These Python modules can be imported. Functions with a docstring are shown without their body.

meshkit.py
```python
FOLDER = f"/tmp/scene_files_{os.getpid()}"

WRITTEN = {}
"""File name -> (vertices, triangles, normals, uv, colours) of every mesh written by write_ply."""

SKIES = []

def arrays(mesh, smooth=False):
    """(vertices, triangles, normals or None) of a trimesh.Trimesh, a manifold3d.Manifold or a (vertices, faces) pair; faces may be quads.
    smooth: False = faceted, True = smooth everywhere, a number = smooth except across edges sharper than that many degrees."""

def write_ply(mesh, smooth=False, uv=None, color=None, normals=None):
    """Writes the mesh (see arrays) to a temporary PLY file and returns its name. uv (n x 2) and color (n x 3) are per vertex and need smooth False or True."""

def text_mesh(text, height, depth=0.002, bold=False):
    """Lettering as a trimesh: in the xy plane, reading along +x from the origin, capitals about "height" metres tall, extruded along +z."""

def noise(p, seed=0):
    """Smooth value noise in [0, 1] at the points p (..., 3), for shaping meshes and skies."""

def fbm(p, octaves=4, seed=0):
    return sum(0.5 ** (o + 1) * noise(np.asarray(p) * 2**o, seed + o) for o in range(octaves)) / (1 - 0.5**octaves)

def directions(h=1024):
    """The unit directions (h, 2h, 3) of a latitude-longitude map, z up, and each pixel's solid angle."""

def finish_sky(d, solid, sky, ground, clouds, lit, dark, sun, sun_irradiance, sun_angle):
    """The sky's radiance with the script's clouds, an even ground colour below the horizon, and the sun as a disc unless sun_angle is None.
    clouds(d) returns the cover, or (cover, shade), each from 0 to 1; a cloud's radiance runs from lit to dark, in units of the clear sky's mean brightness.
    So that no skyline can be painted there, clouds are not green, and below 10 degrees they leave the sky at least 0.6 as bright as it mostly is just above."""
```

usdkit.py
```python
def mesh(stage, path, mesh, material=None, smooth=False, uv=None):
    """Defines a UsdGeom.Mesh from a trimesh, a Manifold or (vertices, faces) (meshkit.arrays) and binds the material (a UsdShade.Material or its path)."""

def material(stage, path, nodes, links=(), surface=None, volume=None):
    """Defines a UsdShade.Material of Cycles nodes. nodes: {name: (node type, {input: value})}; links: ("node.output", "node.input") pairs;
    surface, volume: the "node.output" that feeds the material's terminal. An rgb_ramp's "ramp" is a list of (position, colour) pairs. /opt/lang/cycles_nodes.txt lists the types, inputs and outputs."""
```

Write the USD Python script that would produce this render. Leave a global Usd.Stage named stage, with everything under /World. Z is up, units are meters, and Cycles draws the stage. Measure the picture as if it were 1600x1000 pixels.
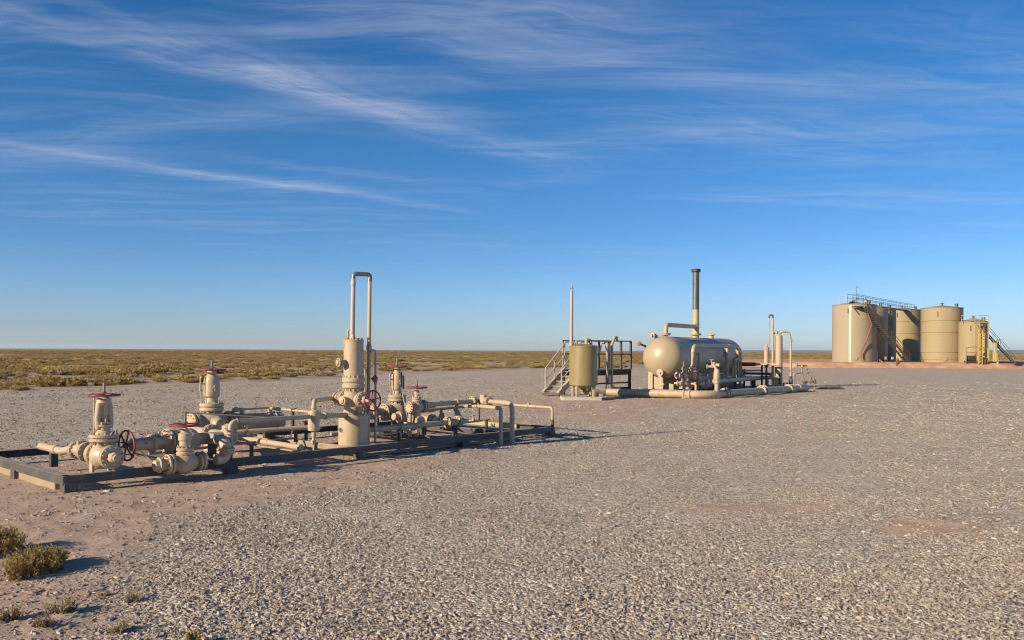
import math, random
import numpy as np, trimesh, usdkit, meshkit
from pxr import Usd, UsdGeom, UsdLux, UsdShade, Gf, Sdf, Vt

stage = Usd.Stage.CreateInMemory()
UsdGeom.SetStageUpAxis(stage, UsdGeom.Tokens.z)
UsdGeom.SetStageMetersPerUnit(stage, 1.0)
UsdGeom.Xform.Define(stage, '/World')
UsdGeom.Scope.Define(stage, '/World/Looks')

# ------------------------------------------------------------------ camera, sky, sun
EYE, FOC = 1.8, 1300.0                       # eye height (m); focal length in units of a 1600-wide picture
cam = UsdGeom.Camera.Define(stage, '/World/camera')
cam.AddTranslateOp().Set(Gf.Vec3d(0, 0, EYE))
cam.AddRotateXYZOp().Set(Gf.Vec3f(90, 0, 0))
cam.AddRotateZOp(opSuffix='roll').Set(0.25)
cam.CreateHorizontalApertureAttr(36.0)
cam.CreateVerticalApertureAttr(22.5)
cam.CreateFocalLengthAttr(36.0 * FOC / 1600)
cam.CreateVerticalApertureOffsetAttr(47.5 / 1600 * 36.0)
cam.CreateClippingRangeAttr(Gf.Vec2f(0.1, 60000))
cam.CreateExposureAttr(0.65)

SUN_EL = math.radians(21.0)
sx, sy = -0.82, -0.572
SUN_ROT = math.atan2(sx, sy)
_h = math.hypot(sx, sy)
S = Gf.Vec3d(sx / _h * math.cos(SUN_EL), sy / _h * math.cos(SUN_EL), math.sin(SUN_EL))
sun = UsdLux.DistantLight.Define(stage, '/World/sun')
sun.CreateIntensityAttr(1.25)
sun.CreateAngleAttr(0.5)
sun.CreateNormalizeAttr(True)
sun.CreateColorAttr(Gf.Vec3f(1.0, 0.865, 0.67))
_z = S; _x = Gf.Cross(Gf.Vec3d(0, 0, 1), _z).GetNormalized(); _y = Gf.Cross(_z, _x)
sun.AddTransformOp().Set(Gf.Matrix4d(_x[0], _x[1], _x[2], 0, _y[0], _y[1], _y[2], 0, _z[0], _z[1], _z[2], 0, 0, 0, 0, 1))

def sky_material():
    N, L = {}, []
    N['tc'] = ('texture_coordinate', {})
    N['sky'] = ('sky_texture', dict(sky_type='single_scattering', sun_disc=False, sun_elevation=SUN_EL, sun_rotation=SUN_ROT,
                                    altitude=700.0, air_density=1.0, aerosol_density=0.35, ozone_density=2.2))
    N['xyz'] = ('separate_xyz', {})
    L.append(('tc.generated', 'xyz.vector'))
    N['zc'] = ('math', dict(math_type='maximum', value2=0.03)); L.append(('xyz.z', 'zc.value1'))
    N['px'] = ('math', dict(math_type='divide')); L += [('xyz.x', 'px.value1'), ('zc.value', 'px.value2')]
    N['py'] = ('math', dict(math_type='divide')); L += [('xyz.y', 'py.value1'), ('zc.value', 'py.value2')]
    N['p'] = ('combine_xyz', {}); L += [('px.value', 'p.x'), ('py.value', 'p.y')]
    # the cirrus lies on a plane high above: p is where the view ray meets it, in units of its height
    N['wn'] = ('noise_texture', dict(scale=0.62, detail=4.0, roughness=0.55)); L.append(('p.vector', 'wn.vector'))
    N['ws'] = ('vector_math', dict(math_type='subtract', vector2=(0.5, 0.5, 0.5))); L.append(('wn.color', 'ws.vector1'))
    N['wm'] = ('vector_math', dict(math_type='scale', scale=0.9)); L.append(('ws.vector', 'wm.vector1'))
    N['pw'] = ('vector_math', dict(math_type='add')); L += [('p.vector', 'pw.vector1'), ('wm.vector', 'pw.vector2')]
    def noise(name, src, rot, scale, detail, lo, hi, sc=1.0, rough=0.55, dist=0.0, loc=(0, 0, 0)):
        N[name + 'm'] = ('mapping', dict(mapping_type='point', rotation=(0, 0, rot), scale=scale, location=loc)); L.append((src, name + 'm.vector'))
        N[name + 'n'] = ('noise_texture', dict(scale=sc, detail=detail, roughness=rough, distortion=dist)); L.append((name + 'm.vector', name + 'n.vector'))
        N[name] = ('map_range', dict(range_type='smoothstep', from_min=lo, from_max=hi, to_min=0.0, to_max=1.0)); L.append((name + 'n.fac', name + '.value'))
        return name + '.result'
    def mul(name, a, b, typ='multiply'):
        N[name] = ('math', dict(math_type=typ))
        for s, k in ((a, 'value1'), (b, 'value2')):
            if isinstance(s, str): L.append((s, f'{name}.{k}'))
            else: N[name][1][k] = s
        return name + '.value'
    big = noise('big', 'p.vector', 0.2, (0.32, 0.5, 1), 3.0, 0.36, 0.62, loc=(2.7, 0.4, 0))
    fib = noise('fib', 'pw.vector', -0.25, (0.55, 3.4, 1), 5.0, 0.38, 0.80, rough=0.62)
    veil = mul('veil', mul('veil0', big, fib), 0.62)
    total = veil
    cross = noise('cross', 'p.vector', -0.10, (0.8, 4.6, 1), 5.0, 0.35, 0.78, rough=0.68, dist=1.0)
    def streak(k, p0, p1, w0, w1, amp, wob=0.25, fx=0.75, fy=5.2, lo=0.36, hi=0.80):
        nonlocal total, L
        d = np.subtract(p1, p0); ln = float(np.hypot(*d)); ang = math.atan2(d[1], d[0])
        c, s = math.cos(-ang), math.sin(-ang)
        loc = (-(c * p0[0] - s * p0[1]), -(s * p0[0] + c * p0[1]), 0)
        N[f's{k}m'] = ('mapping', dict(mapping_type='point', rotation=(0, 0, -ang), location=loc))
        N[f's{k}w'] = ('vector_math', dict(math_type='scale', scale=wob)); L.append(('ws.vector', f's{k}w.vector1'))
        N[f's{k}a'] = ('vector_math', dict(math_type='add')); L += [('p.vector', f's{k}a.vector1'), (f's{k}w.vector', f's{k}a.vector2')]
        L.append((f's{k}a.vector', f's{k}m.vector'))
        N[f's{k}x'] = ('separate_xyz', {}); L.append((f's{k}m.vector', f's{k}x.vector'))
        N[f's{k}t'] = ('map_range', dict(range_type='smoothstep', from_min=-0.15 * ln, from_max=0.3 * ln, to_min=0.0, to_max=1.0)); L.append((f's{k}x.x', f's{k}t.value'))
        N[f's{k}u'] = ('map_range', dict(range_type='smoothstep', from_min=0.55 * ln, from_max=1.12 * ln, to_min=1.0, to_max=0.0)); L.append((f's{k}x.x', f's{k}u.value'))
        N[f's{k}wd'] = ('map_range', dict(range_type='linear', from_min=0.0, from_max=ln, to_min=w0, to_max=w1, clamp=True)); L.append((f's{k}x.x', f's{k}wd.value'))
        N[f's{k}ab'] = ('math', dict(math_type='absolute')); L.append((f's{k}x.y', f's{k}ab.value1'))
        dv = mul(f's{k}dv', f's{k}ab.value', f's{k}wd.result', 'divide')
        N[f's{k}f'] = ('map_range', dict(range_type='smoothstep', from_min=0.0, from_max=1.0, to_min=1.0, to_max=0.0)); L.append((dv, f's{k}f.value'))
        tex = noise(f's{k}fb', f's{k}m.vector', 0.10, (fx, fy, 1), 4.0, lo, hi, rough=0.70, dist=0.6, loc=(k * 3.7, k * 1.3, 0))
        tex2 = cross
        tex = mul(f's{k}fd', tex, mul(f's{k}fe', tex2, 0.7, 'multiply'), 'add')
        N[f's{k}tx'] = ('math', dict(math_type='multiply_add', value2=0.85, value3=0.03)); L.append((tex, f's{k}tx.value1'))
        m = mul(f's{k}c', mul(f's{k}b', f's{k}t.result', f's{k}u.result'), mul(f's{k}g', f's{k}f.result', f's{k}f.result'))
        m = mul(f's{k}e', mul(f's{k}d', m, f's{k}tx.value'), amp)
        total = mul(f's{k}s', total, m, 'add')
    streak(1, (-1.85, 2.20), (-0.70, 3.35), 0.14, 0.46, 0.72, 0.61)
    streak(2, (-1.35, 2.35), (-0.45, 3.55), 0.14, 0.57, 0.68, 0.68)
    streak(3, (-1.10, 2.95), (-0.10, 3.70), 0.30, 0.54, 0.94, 0.68)
    streak(4, (-0.65, 3.40), (0.55, 4.80), 0.30, 0.62, 0.72, 0.74)
    streak(5, (-2.95, 3.75), (-0.05, 6.20), 0.35, 0.24, 0.85, 0.24, lo=0.32, hi=0.72)
    streak(6, (-2.1, 4.05), (-0.75, 3.35), 0.27, 0.41, 0.64, 0.68)
    streak(7, (0.9, 5.30), (4.1, 5.55), 0.61, 0.68, 0.72, 0.74)
    streak(8, (0.30, 3.00), (1.5, 3.22), 0.22, 0.41, 0.64, 0.61)
    streak(9, (-0.9, 2.35), (0.9, 2.75), 0.54, 0.81, 0.72, 1.08)
    streak(10, (-0.3, 2.80), (0.7, 2.95), 0.22, 0.41, 0.55, 0.74)
    streak(11, (-0.2, 4.10), (1.3, 3.95), 0.54, 0.68, 0.59, 0.81)
    streak(12, (0.9, 2.7), (3.2, 3.6), 0.74, 1.22, 0.64, 1.08)
    streak(13, (0.2, 3.4), (2.6, 4.4), 0.68, 1.15, 0.55, 1.10)
    streak(14, (-1.5, 4.35), (-0.5, 5.1), 0.22, 0.27, 0.47, 0.41)
    N['cl'] = ('map_range', dict(range_type='linear', from_min=0.03, from_max=1.9, to_min=0.0, to_max=0.80, clamp=True)); L.append((total, 'cl.value'))
    # thin towards the horizon, where the cirrus plane runs out of resolution
    N['hz'] = ('map_range', dict(range_type='smoothstep', from_min=0.07, from_max=0.17, to_min=0.0, to_max=1.0)); L.append(('xyz.z', 'hz.value'))
    fac = mul('fac', 'cl.result', 'hz.result')
    # cirrus radiance follows the sky's own scale
    N['hv'] = ('hsv', dict(hue=0.5, saturation=1.34, value=1.0, fac=1.0)); L.append(('sky.color', 'hv.color'))
    N['tr'] = ('rgb_ramp', dict(ramp=[(0.0, (0.72, 0.88, 1.50)), (0.06, (0.72, 0.90, 1.38)), (0.14, (0.70, 0.92, 1.25)), (0.26, (0.74, 1.0, 1.20)), (1.0, (0.74, 1.0, 1.20))])); L.append(('xyz.z', 'tr.fac'))
    N['tint'] = ('mix_color', dict(blend_type='multiply', fac=1.0, use_clamp=False)); L += [('hv.color', 'tint.a'), ('tr.color', 'tint.b')]
    N['mx'] = ('mix_color', dict(blend_type='mix', b=CLOUD)); L += [(fac, 'mx.fac'), ('tint.result', 'mx.a')]
    N['bg'] = ('background_shader', dict(strength=SKY_STRENGTH)); L.append(('mx.result', 'bg.color'))
    return usdkit.material(stage, '/World/Looks/sky_look', N, L, surface='bg.background')
SKY_STRENGTH = 0.062
CLOUD = (6.2, 6.5, 7.6)
dome = UsdLux.DomeLight.Define(stage, '/World/sky')
UsdShade.MaterialBindingAPI.Apply(dome.GetPrim()).Bind(sky_material())

# ------------------------------------------------------------------ materials
def look(name, N, L, surface):
    return usdkit.material(stage, '/World/Looks/' + name, N, L, surface=surface)
def paint(name, c1, c2, rough=0.42, dirt=(0.25, 0.19, 0.13), dirt_amt=0.35, bump=0.03, scale=2.5, metallic=0.0, rust=0.0, dust=0.0, spec=0.4):
    """Weathered paint: two tones, dirty blotches, rust specks and a film of dust on what faces up."""
    N = {'g': ('geometry', {}),
         'm': ('mapping', dict(mapping_type='point', scale=(1, 1, 0.25))),
         'n1': ('noise_texture', dict(scale=scale, detail=4.0, roughness=0.6)),
         'n2': ('noise_texture', dict(scale=scale * 4, detail=5.0, roughness=0.7)),
         'n3': ('noise_texture', dict(scale=45.0, detail=3.0)),
         'n4': ('noise_texture', dict(scale=max(scale * 3, 5.0), detail=7.0, roughness=0.75)),
         'r1': ('rgb_ramp', dict(ramp=[(0.3, c1), (0.7, c2)])),
         'r2': ('map_range', dict(range_type='smoothstep', from_min=0.52, from_max=0.75, to_min=0.0, to_max=dirt_amt)),
         'r4': ('map_range', dict(range_type='smoothstep', from_min=0.57, from_max=0.68, to_min=0.0, to_max=rust)),
         'mx': ('mix_color', dict(blend_type='mix', b=dirt)),
         'mr': ('mix_color', dict(blend_type='mix', b=(0.13, 0.062, 0.032))),
         'sn': ('separate_xyz', {}),
         'du': ('map_range', dict(range_type='smoothstep', from_min=0.35, from_max=0.95, to_min=0.0, to_max=dust)),
         'dn': ('math', dict(math_type='multiply')),
         'md': ('mix_color', dict(blend_type='mix', b=(0.42, 0.33, 0.25))),
         'rr': ('map_range', dict(range_type='linear', from_min=0.3, from_max=0.7, to_min=rough - 0.07, to_max=rough + 0.15)),
         'b': ('bump', dict(strength=bump, distance=0.01)),
         'p': ('principled_bsdf', dict(metallic=metallic, specular_ior_level=spec))}
    L = [('g.position', 'm.vector'), ('m.vector', 'n1.vector'), ('m.vector', 'n2.vector'), ('g.position', 'n3.vector'), ('g.position', 'n4.vector'),
         ('n1.fac', 'r1.fac'), ('n2.fac', 'r2.value'), ('r2.result', 'mx.fac'), ('r1.color', 'mx.a'),
         ('n4.fac', 'r4.value'), ('r4.result', 'mr.fac'), ('mx.result', 'mr.a'),
         ('g.normal', 'sn.vector'), ('sn.z', 'du.value'), ('du.result', 'dn.value1'), ('n2.fac', 'dn.value2'), ('dn.value', 'md.fac'), ('mr.result', 'md.a'), ('md.result', 'p.base_color'),
         ('n2.fac', 'rr.value'), ('rr.result', 'p.roughness'), ('n3.fac', 'b.height'), ('b.normal', 'p.normal')]
    return look(name, N, L, 'p.BSDF')

TAN = paint('tan_paint', (0.35, 0.26, 0.16), (0.44, 0.335, 0.215), 0.42, rust=0.75, dust=0.8, dirt_amt=0.62)
TANK_TAN = paint('tank_tan_paint', (0.315, 0.245, 0.155), (0.355, 0.278, 0.178), 0.36, rust=0.35, dust=0.3, dirt_amt=0.35, scale=0.8)
OLIVE = paint('olive_tan_paint', (0.20, 0.152, 0.066), (0.235, 0.18, 0.08), 0.36, rust=0.4, dirt_amt=0.35, scale=1.5)
BUFF = paint('buff_tank_paint', (0.265, 0.215, 0.145), (0.305, 0.25, 0.17), 0.6, spec=0.12, dirt_amt=0.4, rust=0.35, scale=0.35)
GOLD = paint('golden_tank_paint', (0.27, 0.205, 0.112), (0.305, 0.235, 0.13), 0.55, spec=0.2, dirt_amt=0.4, rust=0.35, scale=0.35)
RED = paint('red_paint', (0.17, 0.028, 0.03), (0.235, 0.045, 0.045), 0.5, dirt=(0.12, 0.05, 0.04), dirt_amt=0.5, scale=8)
RUST = paint('rust_red_paint', (0.17, 0.055, 0.035), (0.24, 0.085, 0.055), 0.6, dirt_amt=0.5)
DARK = paint('dark_steel_paint', (0.046, 0.043, 0.038), (0.075, 0.068, 0.056), 0.6, dirt=(0.20, 0.145, 0.09), dirt_amt=0.8, rust=0.6, dust=1.1, scale=3.0, bump=0.08)
RAIL = paint('weathered_rail_paint', (0.27, 0.225, 0.165), (0.19, 0.16, 0.12), 0.5, dirt_amt=0.5)
STEEL = paint('bare_steel', (0.16, 0.15, 0.14), (0.24, 0.23, 0.21), 0.38, metallic=0.6, scale=9)
GALV = paint('galvanised_steel', (0.10, 0.10, 0.085), (0.17, 0.165, 0.135), 0.45, metallic=0.6, scale=3, dirt_amt=0.4)
YELLOW = paint('yellow_paint', (0.45, 0.30, 0.05), (0.52, 0.36, 0.08), 0.45, dirt_amt=0.4)
YELLOW_TAN = paint('yellow_tan_paint', (0.33, 0.25, 0.115), (0.38, 0.29, 0.14), 0.5, dirt_amt=0.4)
BLACK = paint('blackened_steel', (0.03, 0.028, 0.025), (0.05, 0.047, 0.04), 0.5, dirt_amt=0.4)
CONCRETE = paint('concrete', (0.36, 0.32, 0.27), (0.44, 0.39, 0.33), 0.85, dirt=(0.25, 0.17, 0.11), dirt_amt=0.6, bump=0.3, scale=4)
GREYWHITE = paint('chalky_paint', (0.35, 0.30, 0.235), (0.42, 0.37, 0.295), 0.5, dirt_amt=0.4)
GLINT_AND_LEG = paint('glint_and_leg_paint', (0.45, 0.40, 0.32), (0.50, 0.45, 0.36), 0.4, dirt_amt=0.2)  # pale tone of the painted tank highlight; also real paint on a pump leg
DUSTY = paint('dusty_primer', (0.25, 0.185, 0.115), (0.30, 0.225, 0.145), 0.8, rust=0.5, dust=0.8, dirt_amt=0.6)

# ------------------------------------------------------------------ helpers
used_names = {}
def numbered(path):
    k = used_names.get(path, -1) + 1
    used_names[path] = k
    return path if k == 0 else f'{path}_{k:03d}'
def tag(prim, label=None, category=None, group=None, kind=None):
    prim = prim.GetPrim() if hasattr(prim, 'GetPrim') else prim
    for k, v in (('label', label), ('category', category), ('group', group), ('kind', kind)):
        if v: prim.SetCustomDataByKey(k, v)
    return prim
class Site:
    """A local frame on the ground: x along the angle, y to its left."""
    def __init__(self, x, y, deg): self.x, self.y, self.deg = x, y, deg; a = math.radians(deg); self.c, self.s = math.cos(a), math.sin(a)
    def world(self, u, v): return self.x + self.c * u - self.s * v, self.y + self.s * u + self.c * v
class Thing:
    """An Xform directly under /World whose children are its parts; part shapes are given in the site's axes relative to the base."""
    def __init__(self, name, label, category, site, base=(0, 0, 0), group=None, kind=None):
        self.path = numbered('/World/' + name); self.base = np.array(base, float)
        x = UsdGeom.Xform.Define(stage, self.path)
        wx, wy = site.world(base[0], base[1])
        x.AddTranslateOp().Set(Gf.Vec3d(wx, wy, float(base[2]))); x.AddRotateZOp().Set(site.deg)
        self.prim = tag(x, label, category, group, kind)
    def part(self, name, mesh, mat, smooth=35, under=None, label=None, kind=None):
        path = numbered((under or self.path) + '/' + name)
        if isinstance(mesh, (list, tuple)) and not isinstance(mesh[0], np.ndarray): mesh = trimesh.util.concatenate(list(mesh))
        m = mesh.copy(); m.vertices = m.vertices - self.base
        p = usdkit.mesh(stage, path, m, mat, smooth=smooth)
        if label or kind: tag(p, label, kind=kind)
        return path
def single(name, mesh, mat, label, category, group=None, kind=None, smooth=35):
    path = numbered('/World/' + name)
    p = usdkit.mesh(stage, path, mesh, mat, smooth=smooth)
    return tag(p, label, category, group, kind)

V = lambda *a: np.array(a, float)
def unit(a): a = np.asarray(a, float); return a / np.linalg.norm(a)
def frame(d):
    d = unit(d); r = V(0, 0, 1) if abs(d[2]) < 0.9 else V(1, 0, 0)
    a = unit(np.cross(r, d)); return a, np.cross(d, a), d
def lathe(profile, origin, axis, n=24):
    """profile: (radius, height along the axis) from one end to the other; closed at both ends."""
    a, b, d = frame(axis); o = np.asarray(origin, float)
    t = np.linspace(0, 2 * np.pi, n, endpoint=False)
    prof = [(max(r, 0.0), h) for r, h in profile]
    if prof[0][0] > 0: prof = [(0, prof[0][1])] + prof
    if prof[-1][0] > 0: prof = prof + [(0, prof[-1][1])]
    rings, faces, idx = [], [], []
    for r, h in prof:
        if r == 0: idx.append([len(rings)]); rings.append(o + d * h)
        else:
            idx.append(list(range(len(rings), len(rings) + n)))
            rings.extend(o + d * h + r * (np.cos(x) * a + np.sin(x) * b) for x in t)
    for i, j in zip(idx[:-1], idx[1:]):
        for k in range(n):
            k2 = (k + 1) % n
            if len(i) == 1 and len(j) == 1: continue
            if len(i) == 1: faces.append((i[0], j[k2], j[k]))
            elif len(j) == 1: faces.append((i[k], i[k2], j[0]))
            else: faces += [(i[k], i[k2], j[k2]), (i[k], j[k2], j[k])]
    return trimesh.Trimesh(np.array(rings), np.array(faces), process=False)
def cyl(p0, p1, r, r1=None, n=18):
    p0, p1 = np.asarray(p0, float), np.asarray(p1, float); L = np.linalg.norm(p1 - p0); r1 = r if r1 is None else r1
    c = min(0.12 * min(r, r1), 0.2 * L)
    return lathe([(r - c, 0), (r, c), (r1, L - c), (r1 - c, L)], p0, p1 - p0, n)
def pipe(points, r, bend=None, n=16, segs=7):
    """A round pipe along a polyline, its corners turned into elbows."""
    P = [np.asarray(p, float) for p in points]; bend = 2.2 * r if bend is None else bend
    out = [P[0]]
    for a, b, c in zip(P[:-2], P[1:-1], P[2:]):
        d0, d1 = unit(b - a), unit(c - b); cosang = np.clip(d0 @ d1, -1, 1); th = math.acos(cosang)
        if th < 0.03: out.append(b); continue
        t = min(bend * math.tan(th / 2), 0.48 * np.linalg.norm(b - a), 0.48 * np.linalg.norm(c - b)); R = t / math.tan(th / 2)
        s = b - d0 * t; nrm = unit(d1 - d0 * cosang); ctr = s + nrm * R
        for k in range(segs + 1):
            f = th * k / segs; out.append(ctr - nrm * R * math.cos(f) + d0 * R * math.sin(f))
    out.append(P[-1])
    Q = [out[0]]
    for p in out[1:]:
        if np.linalg.norm(p - Q[-1]) > 1e-5: Q.append(p)
    Q = np.array(Q); T = np.gradient(Q, axis=0); T[0] = Q[1] - Q[0]; T[-1] = Q[-1] - Q[-2]
    T /= np.linalg.norm(T, axis=1, keepdims=True)
    a, b, _ = frame(T[0]); vs = []; th = np.linspace(0, 2 * np.pi, n, endpoint=False)
    for q, t in zip(Q, T):
        a = unit(a - t * (a @ t)); b = np.cross(t, a)
        vs.append(q + r * (np.cos(th)[:, None] * a + np.sin(th)[:, None] * b))
    m = len(Q); v = np.vstack(vs + [Q[:1], Q[-1:]]); f = []
    for i in range(m - 1):
        for k in range(n):
            k2 = (k + 1) % n; f += [(i * n + k, i * n + k2, (i + 1) * n + k2), (i * n + k, (i + 1) * n + k2, (i + 1) * n + k)]
    for k in range(n):
        k2 = (k + 1) % n; f += [(m * n, k2, k), (m * n + 1, (m - 1) * n + k, (m - 1) * n + k2)]
    return trimesh.Trimesh(v, np.array(f), process=False)
def box(center, size, bevel=0.006, rot=None):
    h = np.asarray(size, float) / 2; b = min(bevel, 0.3 * h.min())
    pts = []
    for sx_ in (-1, 1):
        for sy_ in (-1, 1):
            for sz_ in (-1, 1):
                for k in range(3):
                    q = h - b; q = q.copy(); q[k] = h[k]; pts.append(q * (sx_, sy_, sz_))
    pts = np.array(pts)
    if rot is not None: pts = pts @ np.asarray(rot).T
    return trimesh.convex.convex_hull(pts + np.asarray(center, float))
def beam(p0, p1, w, h, up=(0, 0, 1), bevel=0.006):
    """A bar of width w and height h from p0 to p1."""
    p0, p1 = np.asarray(p0, float), np.asarray(p1, float); d = unit(p1 - p0); s = unit(np.cross(up, d)); u = np.cross(d, s)
    return box((p0 + p1) / 2, (np.linalg.norm(p1 - p0), w, h), bevel, np.stack([d, s, u], 1))
def torus(c, axis, R, r, n=36, k=8):
    a, b, d = frame(axis); t = np.linspace(0, 2 * np.pi, n, endpoint=False); s = np.linspace(0, 2 * np.pi, k, endpoint=False)
    ring = np.cos(t)[:, None] * a + np.sin(t)[:, None] * b
    v = (np.asarray(c, float) + ring[:, None, :] * (R + r * np.cos(s))[None, :, None] + (r * np.sin(s))[None, :, None] * d).reshape(-1, 3)
    f = []
    for i in range(n):
        for j in range(k):
            i2, j2 = (i + 1) % n, (j + 1) % k
            f += [(i * k + j, i2 * k + j, i2 * k + j2), (i * k + j, i2 * k + j2, i * k + j2)]
    return trimesh.Trimesh(v, np.array(f), process=False)
def disc(c, axis, r, t, n=28):
    """A flange plate centred on c."""
    d = unit(axis); return cyl(np.asarray(c) - d * t / 2, np.asarray(c) + d * t / 2, r, n=n)
def flange(c, axis, r, t=0.035, n=28):
    """Two bolted plates with a dark joint between them."""
    d = unit(axis); c = np.asarray(c, float)
    return [disc(c - d * (t / 2 + 0.006), d, r, t, n), disc(c + d * (t / 2 + 0.006), d, r, t, n), disc(c, d, r * 0.86, 0.02, n)]
def bolts(c, axis, r, half, count=10, br=0.012, stud=0.022):
    """Studs with nuts on both outer faces of a flange pair."""
    a, b, d = frame(axis); c = np.asarray(c, float); out = []
    for k in range(count):
        t = 2 * np.pi * (k + 0.5) / count; p = c + r * (math.cos(t) * a + math.sin(t) * b)
        for s in (-1, 1):
            out.append(lathe([(br, 0), (br, stud * 0.7), (br * 0.55, stud * 0.75), (br * 0.55, stud * 1.25)], p + d * s * half, d * s, 6))
    return out
def handwheel(t, c, axis, R, mat, r=0.013, spokes=5, dish=0.0, name='handwheel'):
    a, b, d = frame(axis); c = np.asarray(c, float)
    rim = t.part(name, torus(c, axis, R, r), mat)
    t.part('hub', cyl(c - d * 0.03 - d * dish, c + d * 0.025 - d * dish, 0.034, n=14), mat, under=rim)
    for k in range(spokes):
        q = 2 * np.pi * (k + 0.25) / spokes; e = math.cos(q) * a + math.sin(q) * b
        t.part('spoke', cyl(c + e * 0.025 - d * dish, c + e * (R - r * 0.3), 0.011, n=8), mat, under=rim)
    return rim

# ------------------------------------------------------------------ where the gravel lies
def seg_dist(x, y, p0, p1):
    d = np.subtract(p1, p0); L = float(d @ d)
    t = np.clip(((x - p0[0]) * d[0] + (y - p0[1]) * d[1]) / L, 0, 1)
    return np.hypot(x - p0[0] - t * d[0], y - p0[1] - t * d[1])
def sstep(x, a, b):
    t = np.clip((x - a) / (b - a), 0, 1); return t * t * (3 - 2 * t)
def fb(x, y, s, o=4, seed=0):
    return meshkit.fbm(np.stack([np.asarray(x) * s, np.asarray(y) * s, np.zeros_like(x) + 0.37 * seed], -1), o, seed)
PAD = np.array([(-60, -15), (-33, 14), (-20.9, 33.0), (-14.0, 45.0), (-7.9, 64.0), (4.0, 82.0), (34, 92.5), (70, 92.5), (140, 92), (140, -15)], float)
def pad_signed(x, y):
    """Distance inside the gravel pad (negative outside)."""
    inside = np.zeros(np.shape(x), bool); d = np.full(np.shape(x), 1e9)
    for (x0, y0), (x1, y1) in zip(PAD, np.roll(PAD, -1, 0)):
        d = np.minimum(d, seg_dist(x, y, (x0, y0), (x1, y1)))
        cond = (y0 > y) != (y1 > y)
        inside ^= cond & (x < (x1 - x0) * (y - y0) / (y1 - y0 + 1e-12) + x0)
    return np.where(inside, d, -d)
SK = Site(-5.59, 10.38, 47.6)
def to_site(site, x, y):
    dx, dy = x - site.x, y - site.y; return site.c * dx + site.s * dy, -site.s * dx + site.c * dy
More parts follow.
